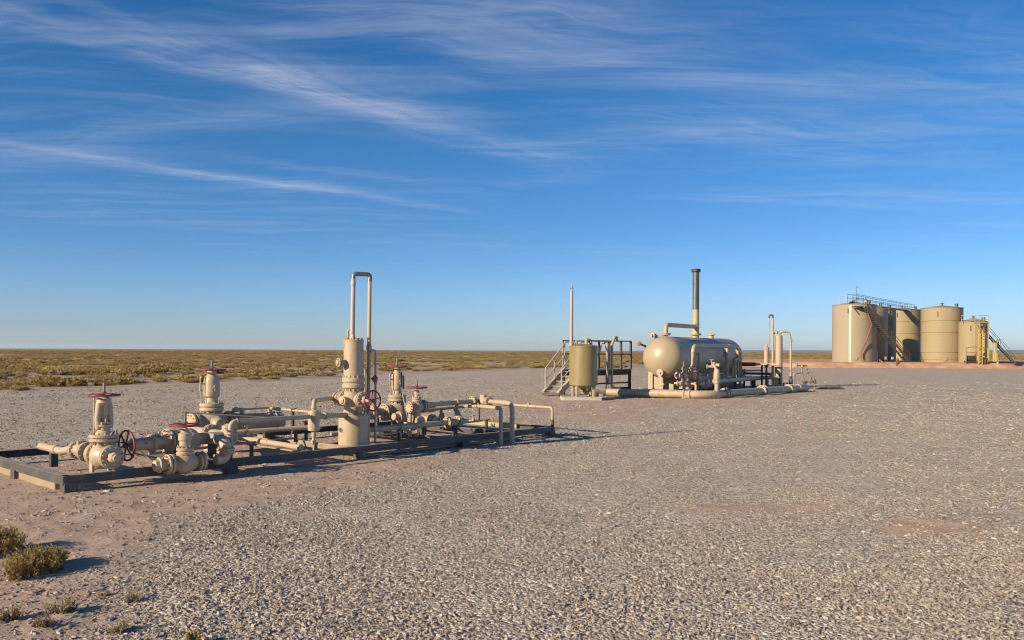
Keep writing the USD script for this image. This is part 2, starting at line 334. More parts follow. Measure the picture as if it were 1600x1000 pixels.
def masks(x, y):
    """gravel cover, plain (beyond the pad), warm dirt patches: each 0 to 1."""
    ps = pad_signed(x, y) + (fb(x, y, 0.25, 3, 5) - 0.5) * 3.0
    pad = sstep(ps, -0.6, 0.5)
    # bare dirt at the near left, with a ragged edge
    bound = np.interp(y, [0, 5.1, 7.0, 9.2, 11.0, 13.1, 15.3, 18.0, 22.0], [-2.2, -2.45, -3.0, -2.75, -1.9, -1.2, -0.7, 0.2, 1.4])
    far_edge = np.interp(y, [0, 10, 12, 14, 16, 19, 24], [-30, -12, -8.6, -7.4, -5.6, -3.0, 1.0])   # gravel again behind the skid
    e = (fb(x, y, 0.9, 4, 9) - 0.5) * 2.2
    dirt = sstep(bound - x + e * 1.25, -0.8, 1.2) * sstep(x - far_edge + e * 0.6, -0.5, 1.1) * sstep(21.0 - y + e, -1, 2)
    u, v = to_site(SK, x, y)
    tyre = 0
    # dirt round the heater's pad and a few worn patches
    patch = np.zeros(np.shape(x))
    for cx, cy, ax, ay, rot, k in ((3.9, 29.9, 5.6, 3.0, -0.1, 1.08), (2.2, 24.5, 1.7, 3.0, 0.5, 0.95), (4.4, 8.67, 0.75, 0.36, 0.25, 1.0), (2.9, 9.7, 1.0, 0.33, 0.1, 0.75), (5.5, 9.3, 0.5, 0.16, 0.1, 0.6), (7.5, 35.5, 7.2, 4.0, 0.6, 1.0),
                                   (6.2, 9.6, 0.55, 0.2, 0.1, 0.5), (0.9, 21.5, 3.0, 0.9, 0.4, 0.9), (-4.0, 40, 3.0, 0.8, 0.0, 0.5), (1.5, 45, 6, 1.0, 0.1, 0.5), (1.15, 7.6, 0.22, 0.1, 0, 0.5), (18, 55, 5, 1.2, 0.1, 0.35), (4.4, 5.6, 0.6, 0.2, 0.2, 0.5)):
        c, s = math.cos(rot), math.sin(rot); dx, dy = x - cx, y - cy
        q = np.hypot((c * dx + s * dy) / ax, (-s * dx + c * dy) / ay) + (fb(x, y, 1.6, 5, 21) - 0.5) * 1.5
        patch = np.maximum(patch, 0.92 * k * (1 - sstep(q, 0.45, 1.45)))
    gravel = pad * (1 - dirt) * (1 - patch)
    return np.clip(gravel, 0, 1), 1 - pad, np.clip(np.maximum(patch, dirt * 0.55), 0, 1) * pad
def height(x, y):
    r = np.hypot(x, y)
    u, v = to_site(SK, x, y)
    g, plain, warm = masks(x, y)
    z = (fb(x, y, 0.22, 3, 31) - 0.5) * 0.10 * (1 - np.exp(-(r / 30) ** 2) * 0.5)
    z += (fb(x, y, 1.3, 4, 32) - 0.5) * 0.055 * (0.5 + 0.8 * warm)
    z += (fb(x, y, 7.0, 3, 33) - 0.5) * 0.020 * (0.6 + 0.9 * (1 - g))
    z += plain * (fb(x, y, 0.12, 4, 34) - 0.45) * 0.55 * sstep(r, 30, 60)
    # a low bank of spill along the front rail of the skid, level ground under the equipment
    z += 0.05 * np.exp(-((v + 0.75) / 0.28) ** 2) * sstep(u, 3.0, 5.0) * sstep(8.4, 0, 0) if False else 0
    under = np.maximum(sstep(np.abs(u - 4.8), 6.2, 5.0) * sstep(np.abs(v - 1.7), 3.4, 2.4), 0)
    return z * (1 - 0.6 * under) - 0.012
def ground_z(x, y): return float(height(np.array([x], float), np.array([y], float))[0])

def build_ground():
    r = [0.6]
    while r[-1] < 13000:
        q = r[-1]; r.append(q + max(0.02, min(q * q / 1750, 0.0285 * q)) if q > 2 else q + 0.12)
    r = np.array(r)
    half = math.radians(41)
    fine = np.linspace(-half, half, 640); coarse = np.linspace(half, 2 * math.pi - half, 150)[1:-1]
    ang = np.concatenate([fine, coarse]); n, m = len(ang), len(r)
    A, R = np.meshgrid(ang, r); X, Y = R * np.sin(A), R * np.cos(A)
    x, y = X.ravel(), Y.ravel()
    g, plain, warm = masks(x, y); z = height(x, y)
    i, j = np.meshgrid(np.arange(m - 1), np.arange(n), indexing='ij'); j2 = (j + 1) % n
    f = np.stack([i * n + j, i * n + j2, (i + 1) * n + j2, (i + 1) * n + j], -1).reshape(-1, 4)
    v = np.stack([x, y, z], 1); v = np.vstack([v, [[0, 0, z[:n].mean()]]])
    p = UsdGeom.Mesh.Define(stage, '/World/ground')
    cap = np.stack([np.full(n, len(v) - 1), (np.arange(n) + 1) % n, np.arange(n)], 1)
    p.CreatePointsAttr(Vt.Vec3fArray.FromNumpy(v.astype(np.float32)))
    p.CreateFaceVertexCountsAttr(Vt.IntArray.FromNumpy(np.concatenate([np.full(len(f), 4), np.full(n, 3)]).astype(np.int32)))
    p.CreateFaceVertexIndicesAttr(Vt.IntArray.FromNumpy(np.concatenate([f.ravel(), cap.ravel()]).astype(np.int32)))
    p.CreateSubdivisionSchemeAttr('none')
    e1 = np.gradient(np.stack([X, Y, z.reshape(m, n)], -1), axis=1); e2 = np.gradient(np.stack([X, Y, z.reshape(m, n)], -1), axis=0)
    nr = np.cross(e1, e2).reshape(-1, 3); nr *= np.sign(nr[:, 2:3]); nr /= np.linalg.norm(nr, axis=1, keepdims=True)
    p.CreateNormalsAttr(Vt.Vec3fArray.FromNumpy(np.vstack([nr, [[0, 0, 1]]]).astype(np.float32))); p.SetNormalsInterpolation('vertex')
    pv = UsdGeom.PrimvarsAPI(p)
    for nm, a in (('gravel', g), ('plain', plain), ('warm', warm)):
        pv.CreatePrimvar(nm, Sdf.ValueTypeNames.FloatArray, 'vertex').Set(Vt.FloatArray.FromNumpy(np.append(a, a[0]).astype(np.float32)))
    UsdShade.MaterialBindingAPI.Apply(p.GetPrim()).Bind(ground_look())
    tag(p, 'grey gravel pad with bare pinkish dirt and sandy desert plain to the horizon', 'ground', kind='structure')

def ground_look():
    N, L = {}, []
    def add(n, k, **kw): N[n] = (k, kw)
    def ln(*pairs): L.extend(pairs)
    add('g', 'geometry')
    for a in ('gravel', 'plain', 'warm'): add('a_' + a, 'attribute', attribute=a)
    # crushed stone
    add('wob', 'noise_texture', scale=14.0, detail=2.0); add('wobs', 'vector_math', math_type='scale', scale=0.05); add('pw', 'vector_math', math_type='add')
    ln(('g.position', 'wob.vector'), ('wob.color', 'wobs.vector1'), ('g.position', 'pw.vector1'), ('wobs.vector', 'pw.vector2'))
    add('v1', 'voronoi_texture', scale=34.0, feature='f1', dimensions='3D'); add('v2', 'voronoi_texture', scale=75.0, feature='f1', dimensions='3D')
    ln(('pw.vector', 'v1.vector'), ('pw.vector', 'v2.vector'))
    add('sep', 'separate_color', color_type='rgb'); ln(('v1.color', 'sep.color'))
    add('cr', 'rgb_ramp', ramp=[(0.0, (0.20, 0.153, 0.115)), (0.35, (0.345, 0.282, 0.222)), (0.7, (0.465, 0.395, 0.32)), (1.0, (0.59, 0.515, 0.43))]); ln(('sep.r', 'cr.fac'))
    add('ng', 'noise_texture', scale=0.6, detail=5.0, roughness=0.6); ln(('g.position', 'ng.vector'))
    add('ngr', 'rgb_ramp', ramp=[(0.3, (0.90, 0.87, 0.84)), (0.5, (1.08, 1.05, 1.0)), (0.72, (1.22, 1.16, 1.08))]); ln(('ng.fac', 'ngr.fac'))
    add('cg', 'mix_color', blend_type='multiply', fac=1.0, use_clamp=False); ln(('cr.color', 'cg.a'), ('ngr.color', 'cg.b'))
    # dirt
    add('nd', 'noise_texture', scale=2.2, detail=7.0, roughness=0.65); ln(('g.position', 'nd.vector'))
    add('cd', 'rgb_ramp', ramp=[(0.25, (0.335, 0.222, 0.15)), (0.5, (0.45, 0.315, 0.222)), (0.75, (0.555, 0.42, 0.315))]); ln(('nd.fac', 'cd.fac'))
    add('nd2', 'noise_texture', scale=55.0, detail=4.0, roughness=0.7); ln(('g.position', 'nd2.vector'))
    add('cd2', 'rgb_ramp', ramp=[(0.3, (0.72, 0.72, 0.72)), (0.5, (1, 1, 1)), (0.7, (1.2, 1.19, 1.16))]); ln(('nd2.fac', 'cd2.fac'))
    add('cdm', 'mix_color', blend_type='multiply', fac=1.0, use_clamp=False); ln(('cd.color', 'cdm.a'), ('cd2.color', 'cdm.b'))
    # plain: sandy soil close by, the tone of the scrub cover far off
    add('np', 'noise_texture', scale=0.35, detail=6.0, roughness=0.65); ln(('g.position', 'np.vector'))
    add('cp', 'rgb_ramp', ramp=[(0.3, (0.27, 0.185, 0.115)), (0.5, (0.37, 0.27, 0.18)), (0.7, (0.47, 0.365, 0.265))]); ln(('np.fac', 'cp.fac'))
    add('sc', 'noise_texture', scale=0.045, detail=8.0, roughness=0.72); ln(('g.position', 'sc.vector'))
    add('csc', 'rgb_ramp', ramp=[(0.30, (0.17, 0.135, 0.06)), (0.5, (0.25, 0.19, 0.085)), (0.72, (0.36, 0.265, 0.15))]); ln(('sc.fac', 'csc.fac'))
    add('len', 'vector_math', math_type='length'); ln(('g.position', 'len.vector1'))
    add('far', 'map_range', range_type='smoothstep', from_min=110.0, from_max=420.0, to_min=0.0, to_max=0.92); ln(('len.value', 'far.value'))
    add('pl', 'mix_color', blend_type='mix'); ln(('far.result', 'pl.fac'), ('cp.color', 'pl.a'), ('csc.color', 'pl.b'))
    # together
    add('gm', 'math', math_type='multiply_add', value2=1.0); add('gn', 'map_range', range_type='linear', from_min=0.3, from_max=0.7, to_min=-0.3, to_max=0.3)
    ln(('nd2.fac', 'gn.value'), ('a_gravel.fac', 'gm.value1'), ('gn.result', 'gm.value3'))
    add('gs', 'map_range', range_type='smoothstep', from_min=0.25, from_max=0.75, to_min=0.0, to_max=1.0); ln(('gm.value', 'gs.value'))
    add('m1', 'mix_color', blend_type='mix'); ln(('gs.result', 'm1.fac'), ('cdm.result', 'm1.a'), ('cg.result', 'm1.b'))
    add('m2', 'mix_color', blend_type='mix'); ln(('a_plain.fac', 'm2.fac'), ('m1.result', 'm2.a'), ('pl.result', 'm2.b'))
    # relief
    add('h1', 'map_range', range_type='linear', from_min=0.0, from_max=0.7, to_min=1.0, to_max=0.0); ln(('v1.distance', 'h1.value'))
    add('h2', 'math', math_type='multiply_add', value2=-0.5); ln(('v2.distance', 'h2.value1'), ('h1.result', 'h2.value3'))
    add('hm', 'mix_float', a=0.0); ln(('gs.result', 'hm.fac'), ('h2.value', 'hm.b'), ('nd2.fac', 'hm.a'))
    add('b', 'bump', strength=0.75, distance=0.022); ln(('hm.result', 'b.height'))
    add('p', 'principled_bsdf', roughness=0.92, specular_ior_level=0.25); ln(('m2.result', 'p.base_color'), ('b.normal', 'p.normal'))
    return look('ground_look', N, L, 'p.BSDF')
build_ground()

# ------------------------------------------------------------------ loose stones on the pad
def stone_look(name, c1, c2, c3):
    N = {'o': ('object_info', {}), 'r': ('rgb_ramp', dict(ramp=[(0.0, c1), (0.55, c2), (1.0, c3)])), 'g': ('geometry', {}),
         'n': ('noise_texture', dict(scale=60.0, detail=3.0)), 'k': ('rgb_ramp', dict(ramp=[(0.3, (0.75, 0.75, 0.75)), (0.7, (1.15, 1.15, 1.15))])),
         'm': ('mix_color', dict(blend_type='multiply', fac=1.0, use_clamp=False)), 'p': ('principled_bsdf', dict(roughness=0.85, specular_ior_level=0.3))}
    L = [('o.random', 'r.fac'), ('g.position', 'n.vector'), ('n.fac', 'k.fac'), ('r.color', 'm.a'), ('k.color', 'm.b'), ('m.result', 'p.base_color')]
    return look(name, N, L, 'p.BSDF')
STONES = [stone_look('pale_stone', (0.25, 0.20, 0.15), (0.335, 0.277, 0.215), (0.46, 0.395, 0.32)),
          stone_look('grey_stone', (0.165, 0.13, 0.098), (0.245, 0.20, 0.155), (0.33, 0.275, 0.218)),
          stone_look('brown_stone', (0.25, 0.182, 0.132), (0.34, 0.255, 0.19), (0.41, 0.32, 0.24))]
def stone_mesh(seed, flat=0.5, sub=1):
    rng = np.random.default_rng(seed); m = trimesh.creation.icosphere(sub)
    v = m.vertices.copy()
    for _ in range(7):
        d = unit(rng.normal(size=3)); k = rng.uniform(0.55, 0.85); s = v @ d
        v -= np.outer(np.maximum(s - k, 0), d)
    v *= (1.0, rng.uniform(0.45, 0.7), flat * rng.uniform(0.7, 1.15))
    v += (meshkit.noise(v * 2.1 + seed, seed)[:, None] - 0.5) * 0.25
    return trimesh.Trimesh(v, m.faces, process=False)
def instancer(path, protos, pos, quat, scale, idx, label, category, kind='stuff'):
    pi = UsdGeom.PointInstancer.Define(stage, path)
    rel = pi.CreatePrototypesRel()
    for k, (name, mesh, mat, smooth) in enumerate(protos):
        q = f'{path}/{name}' if k == 0 else f'{path}/{name}_{k:03d}'
        usdkit.mesh(stage, q, mesh, mat, smooth=smooth); rel.AddTarget(q)
    pi.CreatePositionsAttr(Vt.Vec3fArray.FromNumpy(pos.astype(np.float32)))
    pi.CreateOrientationsAttr(Vt.QuathArray([Gf.Quath(float(a), float(b), float(c), float(d)) for a, b, c, d in quat]))
    pi.CreateScalesAttr(Vt.Vec3fArray.FromNumpy(scale.astype(np.float32)))
    pi.CreateProtoIndicesAttr(Vt.IntArray.FromNumpy(idx.astype(np.int32)))
    tag(pi, label, category, kind=kind)
def build_stones():
    rng = np.random.default_rng(7)
    n = 440000
    r = np.concatenate([np.sqrt(rng.uniform(2.6 ** 2, 8.5 ** 2, 105000)), 8.5 * np.exp(rng.uniform(0, math.log(62 / 8.5), n - 105000))])
    a = rng.uniform(-0.70, 0.70, n); x, y = r * np.sin(a), r * np.cos(a)
    g, plain, warm = masks(x, y)
    clump = fb(x, y, 1.1, 4, 51)
    lane = fb(x * 0.45 + y * 0.3, y - x * 0.5, 0.42, 4, 53)
    keep = rng.uniform(size=n) < np.where(plain > 0.5, 0.01, (0.13 + 0.87 * g) * (0.25 + 0.9 * sstep(clump, 0.30, 0.62)) * (0.55 + 0.6 * sstep(lane, 0.35, 0.6)) * sstep(r, 64, 26))
    x, y, r, g = x[keep], y[keep], r[keep], g[keep]; n = len(x)
    size = np.clip(np.exp(rng.normal(math.log(0.0088), 0.54, n)), 0.0045, 0.026) * (1 + np.clip((r - 8) / 26, 0, 1.6))
    big = rng.uniform(size=n) < 0.004; size[big] *= rng.uniform(1.2, 1.6, big.sum())
    z = height(x, y) + size * 0.12
    yaw = rng.uniform(0, 2 * math.pi, n); tilt = rng.normal(0, 0.62, n); ta = rng.uniform(0, 2 * math.pi, n)
    qz = np.stack([np.cos(yaw / 2), 0 * yaw, 0 * yaw, np.sin(yaw / 2)], 1)
    qt = np.stack([np.cos(tilt / 2), np.sin(tilt / 2) * np.cos(ta), np.sin(tilt / 2) * np.sin(ta), 0 * ta], 1)
    w0, x0, y0, z0 = qt.T; w1, x1, y1, z1 = qz.T
    q = np.stack([w0 * w1 - x0 * x1 - y0 * y1 - z0 * z1, w0 * x1 + x0 * w1 + y0 * z1 - z0 * y1, w0 * y1 - x0 * z1 + y0 * w1 + z0 * x1, w0 * z1 + x0 * y1 - y0 * x1 + z0 * w1], 1)
    protos = [('stone', stone_mesh(100 + k, (0.55, 0.42, 0.62)[k % 3]), STONES[(0, 1, 0, 2, 0, 1)[k]], False) for k in range(6)]
    idx = rng.integers(0, 6, n)
    sc = size[:, None] * np.stack([rng.uniform(0.85, 1.35, n), rng.uniform(0.8, 1.15, n), rng.uniform(0.8, 1.2, n)], 1)
    instancer('/World/gravel', protos, np.stack([x, y, z], 1), q, sc, idx, 'loose crushed grey and tan stones strewn over the pad', 'gravel')
    return n
n_stones = build_stones()
SOIL = stone_look('soil_clod', (0.24, 0.165, 0.12), (0.36, 0.26, 0.19), (0.48, 0.37, 0.285))
def build_clods():
    rng = np.random.default_rng(17); n = 90000
    r = 3.0 * np.exp(rng.uniform(0, math.log(40 / 3.0), n)); a = rng.uniform(-0.70, 0.70, n); x, y = r * np.sin(a), r * np.cos(a)
    g, plain, warm = masks(x, y); cl = fb(x, y, 1.7, 4, 88)
    keep = rng.uniform(size=n) < (1 - g) * (0.10 + 0.9 * sstep(cl, 0.42, 0.68)); x, y, r = x[keep], y[keep], r[keep]; n = len(x)
    size = np.clip(np.exp(rng.normal(math.log(0.010), 0.55, n)), 0.004, 0.045); yaw = rng.uniform(0, 2 * math.pi, n)
    q = np.stack([np.cos(yaw / 2), 0 * yaw, 0 * yaw, np.sin(yaw / 2)], 1)
    protos = [('clod', stone_mesh(150 + k, 0.5), SOIL, False) for k in range(4)]
    instancer('/World/soil_clods', protos, np.stack([x, y, height(x, y) + size * 0.05], 1), q, size[:, None] * np.stack([rng.uniform(0.9, 1.6, n), rng.uniform(0.8, 1.2, n), rng.uniform(0.6, 1.1, n)], 1), rng.integers(0, 4, n), 'crumbled clods of pinkish soil on the bare dirt', 'soil clods')
build_clods()

# ------------------------------------------------------------------ scrub
def leaf_look(name, c1, c2, c3, trans=0.38):
    N = {'o': ('object_info', {}), 'g': ('geometry', {}), 'n': ('noise_texture', dict(scale=7.0, detail=3.0)),
         's': ('math', dict(math_type='multiply_add', value2=0.45)), 'r': ('rgb_ramp', dict(ramp=[(0.15, c1), (0.5, c2), (0.85, c3)])),
         'd': ('principled_bsdf', dict(roughness=0.8, specular_ior_level=0.2)), 't': ('translucent_bsdf', {}), 'x': ('mix_closure', dict(fac=trans))}
    L = [('g.position', 'n.vector'), ('o.random', 's.value1'), ('n.fac', 'h.value1'), ('h.value', 's.value3'), ('s.value', 'r.fac'), ('r.color', 'd.base_color'), ('r.color', 't.color'), ('d.BSDF', 'x.closure1'), ('t.BSDF', 'x.closure2')]
    N['h'] = ('math', dict(math_type='multiply', value2=0.75))
    return look(name, N, L, 'x.closure')
SAGE = leaf_look('olive_foliage', (0.20, 0.14, 0.05), (0.335, 0.23, 0.078), (0.43, 0.305, 0.12))
DRY = leaf_look('dry_foliage', (0.20, 0.135, 0.065), (0.32, 0.225, 0.11), (0.43, 0.325, 0.175))
GREEN = leaf_look('green_foliage', (0.28, 0.215, 0.065), (0.44, 0.345, 0.105), (0.53, 0.43, 0.16))
TWIG = paint('dry_twig', (0.16, 0.11, 0.07), (0.24, 0.17, 0.11), 0.85, dirt_amt=0.2, scale=12)
def bush(seed, stems=46, leaves=9, w=0.5, h=0.45, leaf=0.035, lean=1.0, top=0.25):
    """A rounded desert bush: thin upward twigs carrying small leaf blades; returns (foliage, twigs)."""
    rng = np.random.default_rng(seed); lv, lf, tv, tf = [], [], [], []
    lobes = [(rng.uniform(-0.45, 0.45) * w, rng.uniform(-0.45, 0.45) * w, rng.uniform(0.65, 1.1)) for _ in range(5)]
    for s in range(stems):
        lx, ly, lh = lobes[s % 5]
        b = V(rng.normal(lx, 0.13 * w), rng.normal(ly, 0.13 * w), 0); out = unit(V(b[0] + rng.normal(0, .25 * w), b[1] + rng.normal(0, .25 * w), 0) + 1e-6)
        L = h * lh * rng.uniform(0.55, 1.1); e = b + out * rng.uniform(0.1, 0.75) * lean * w * 0.6 + V(0, 0, L * rng.uniform(0.75, 1.0))
        mid = (b + e) / 2 + V(0, 0, 0.12 * L)
        pts = [(1 - t) ** 2 * b + 2 * t * (1 - t) * mid + t * t * e for t in (0, 0.5, 1.0)]
        side = unit(np.cross(e - b, rng.normal(size=3))); wd = 0.004 + 0.004 * rng.uniform()
        k = len(tv); tv += [pts[0] - side * wd, pts[0] + side * wd, pts[1] - side * wd * .7, pts[1] + side * wd * .7, pts[2]]
        tf += [(k, k + 1, k + 3), (k, k + 3, k + 2), (k + 2, k + 3, k + 4)]
        for q in range(leaves):
            t = rng.uniform(top, 1.02); p = (1 - t) ** 2 * b + 2 * t * (1 - t) * mid + t * t * e + rng.normal(0, 0.018, 3) * (w / 0.5)
            d = unit(rng.normal(size=3) + V(0, 0, 0.9)); sd = unit(np.cross(d, rng.normal(size=3))); l = leaf * rng.uniform(0.6, 1.5); ww = l * 0.28
            k = len(lv); lv += [p, p + d * l * 0.5 + sd * ww, p + d * l, p + d * l * 0.5 - sd * ww]; lf += [(k, k + 1, k + 2), (k, k + 2, k + 3)]
    return trimesh.Trimesh(np.array(lv), np.array(lf), process=False), trimesh.Trimesh(np.array(tv), np.array(tf), process=False)
def dome_points(rng, n, lo, hi, half):
    r = np.sqrt(rng.uniform(lo ** 2, hi ** 2, n)); a = rng.uniform(-half, half, n); return r * np.sin(a), r * np.cos(a)
UsdGeom.Scope.Define(stage, '/World/Looks/kinds')
def bush_class(k, fol, tw, mat):
    path = f'/World/Looks/kinds/kind_{k}'
    c = stage.CreateClassPrim(path); c.SetTypeName('Xform')
    usdkit.mesh(stage, path + '/foliage', fol, mat); usdkit.mesh(stage, path + '/twigs', tw, TWIG)
    return path
def plant(name, cls, x, y, z, yaw, s, label, category='shrub', group=None):
    path = numbered('/World/' + name); p = UsdGeom.Xform.Define(stage, path)
    p.AddTranslateOp().Set(Gf.Vec3d(float(x), float(y), float(z))); p.AddRotateZOp().Set(float(yaw)); p.AddScaleOp().Set(Gf.Vec3f(*map(float, s)))
    p.GetPrim().GetReferences().AddInternalReference(cls); p.GetPrim().SetInstanceable(True)
    return tag(p, label, category, group)
def build_scrub():
    rng = np.random.default_rng(11)
    # low mounded bushes, wide for their height
    kinds = []
    specs = [(SAGE, 70, 12, .62, .32), (SAGE, 60, 12, .58, .26), (DRY, 60, 10, .5, .25), (GREEN, 60, 12, .55, .30), (SAGE, 80, 12, .75, .28), (DRY, 40, 9, .42, .20)]
    for k, (mat, st, lf, w, h) in enumerate(specs):
        fol, tw = bush(200 + k, st, lf, w, h, leaf=0.075, lean=1.1, top=0.12); kinds.append((fol, tw, mat))
    cls = [bush_class(k, *kd) for k, kd in enumerate(kinds)]
    xs, ys = [], []
    for n, lo, hi in ((2500, 26, 90), (11000, 90, 240), (26000, 240, 800)):
        x, y = dome_points(rng, int(n * 1.3), lo, hi, 0.86); xs.append(x); ys.append(y)
    x, y = np.concatenate(xs), np.concatenate(ys); r = np.hypot(x, y)
    ps = pad_signed(x, y); cl = fb(x, y, 0.06, 4, 77)
    keep = (ps < -1.0 - 5.0 * rng.uniform(size=len(x)) ** 2) & (rng.uniform(size=len(x)) < 0.20 + 0.95 * sstep(cl, 0.40, 0.60)) & ~((x > 12) & (y < 112))
    x, y, r = x[keep], y[keep], r[keep]
    order = np.argsort(r); x, y, r = x[order], y[order], r[order]; n = len(x)
    kind = rng.choice(6, n, p=[.24, .20, .24, .05, .15, .12]); sc = np.exp(rng.normal(0.12, 0.30, n)) * (1 + 0.5 * sstep(r, 150, 500)); yaw = rng.uniform(0, 360, n); z = height(x, y) - 0.01
    # leave out of the individuals what the frame does not show
    seen = np.abs(x / y) < 0.63
    names = [('olive_shrub', 'low olive-green desert shrub among its like on the sandy plain beyond the gravel', 'olive-green shrubs scattered on the plain'),
             ('dry_shrub', 'low straw-brown dry shrub among its like on the sandy plain beyond the gravel', 'straw-brown dry shrubs scattered on the plain'),
             ('green_shrub', 'darker green desert shrub among its like on the sandy plain beyond the gravel', 'darker green shrubs scattered on the plain')]
    single_i = np.nonzero(seen)[0][:300]; rest = np.ones(n, bool); rest[single_i] = False
    for i in single_i:
        t = {2: 1, 5: 1, 3: 2}.get(int(kind[i]), 0); nm, lb, gp = names[t]
        s = sc[i]; plant(nm, cls[kind[i]], x[i], y[i], z[i], yaw[i], (s, s * rng.uniform(.85, 1.15), s * rng.uniform(.6, .9)), lb, 'shrub', gp)
    idx = np.nonzero(rest)[0]; m = len(idx)
    protos = [('bush', trimesh.util.concatenate([kd[0], kd[1]]), kd[2], False) for kd in kinds]
    h = np.radians(yaw[idx]) / 2
    instancer('/World/far_scrub', protos, np.stack([x[idx], y[idx], z[idx]], 1), np.stack([np.cos(h), 0 * h, 0 * h, np.sin(h)], 1),
              sc[idx][:, None] * np.array([1, 1, 0.75]), kind[idx], 'olive and straw scrub covering the distant plain up to the horizon', 'scrub')
    # the plants at the near left
    f1, t1 = bush(301, 150, 40, .30, .27, leaf=0.020, lean=0.9, top=0.15); f2, t2 = bush(302, 90, 7, .16, .14, leaf=0.020, lean=1.4, top=0.35); f3, t3 = bush(303, 40, 14, .10, .16, leaf=0.028, lean=0.5, top=0.3)
    near = [bush_class(10, f1, t1, GREEN), bush_class(11, f2, t2, DRY), bush_class(12, f3, t3, GREEN), bush_class(13, *bush(304, 170, 40, .34, .27, leaf=0.020, lean=0.9, top=0.1), SAGE)]
    def at(px, py): yv = FOC * EYE / (py - 547.5 + (800 - px) * 0.0044); return (px - 800) / FOC * yv, yv
    for px, py, c, s, nm, lb, cat in ((44, 898, 3, 0.86, 'green_bush', 'yellow-green bushy shrub, largest plant on the bare dirt near the skid corner', 'shrub'),
                                      (84, 886, 0, 0.66, 'green_bush', 'smaller greener bush touching the right side of the largest near shrub', 'shrub'),
                                      (-14, 866, 3, 0.9, 'green_bush', 'olive bush cut by the picture edge behind the largest near shrub', 'shrub'),
                                      (97, 955, 1, 0.7, 'dry_tuft', 'straw-coloured upright dry tuft below the largest near shrub', 'dry plant'),
                                      (18, 965, 1, 0.7, 'dry_tuft', 'orange-brown dead tuft in the near corner beside the picture edge', 'dry plant'),
                                      (75, 978, 1, 0.5, 'dry_tuft', 'flattened dead brown plant beneath the upright straw tuft', 'dry plant'),
                                      (185, 982, 1, 0.5, 'dry_tuft', 'low brown dead plant where the dirt meets the gravel, nearest the camera', 'dry plant'),
                                      (208, 938, 1, 0.45, 'dry_tuft', 'small brittle brown tuft at the gravel edge with a long thin shadow', 'dry plant'),
                                      (165, 925, 1, 0.3, 'dry_tuft', 'tiny dead tuft between the big shrub and the gravel edge', 'dry plant'),
                                      (302, 1003, 2, 0.6, 'green_sprig', 'small bright green sprig growing in the gravel at the bottom edge', 'plant')):
        gx, gy = at(px, py); plant(nm, near[c], gx, gy, ground_z(gx, gy) - 0.005, (px * 37) % 360, (s, s, s), lb, cat)
build_scrub()

# ------------------------------------------------------------------ far hills and the reddish berm
def build_hills():
    n = 260; az = np.linspace(math.radians(2), math.radians(75), n); R = 10500.0
    t = np.linspace(0, 1, n); prof = 22 + 16 * (meshkit.fbm(np.stack([t * 9, 0 * t, 0 * t], -1), 4, 3) - 0.5) * 2
    prof *= sstep(t, 0.0, 0.25) 
    rows = [(-900, 0.0), (-500, .35), (-150, .85), (0, 1.0), (400, .7), (1000, 0.0)]
    v = np.array([((R + dr) * math.sin(a), (R + dr) * math.cos(a), max(p, 0) * k - 1.0) for dr, k in rows for a, p in zip(az, prof)])
    f = [(i * n + j, i * n + j + 1, (i + 1) * n + j + 1, (i + 1) * n + j) for i in range(len(rows) - 1) for j in range(n - 1)]
    hills = look('hill_look', {'g': ('geometry', {}), 'n': ('noise_texture', dict(scale=0.004, detail=5.0)), 'r': ('rgb_ramp', dict(ramp=[(0.3, (0.10, 0.085, 0.05)), (0.7, (0.16, 0.125, 0.075))])), 'p': ('principled_bsdf', dict(roughness=0.95))},
                 [('g.position', 'n.vector'), ('n.fac', 'r.fac'), ('r.color', 'p.base_color')], 'p.BSDF')
    single('hills', (v, np.array(f)[:, ::-1]), hills, 'long low blue-grey line of hills on the horizon', 'hills', kind='structure', smooth=True)
build_hills()
def berm_height(x, y):
    """The raised reddish pad that carries the storage tanks."""
    e = (fb(x, y, 0.35, 3, 61) - 0.5)
    front = sstep(y + e * 0.9 - np.interp(x, [20, 34, 70, 140], [95.5, 92.4, 92.0, 92.0]), 0.0, 2.1)
    side = sstep(x + e * 3, 22.0, 33.0); back = sstep(y, 142.0, 132.0)
    notch = np.exp(-((x - 57.8 - (y - 94) * 0.9) / 1.6) ** 2) * sstep(y, 104, 94)
    return 0.72 * front * side * back * (1 - 0.55 * notch) + (fb(x, y, 1.1, 3, 62) - 0.5) * 0.10 * front * side
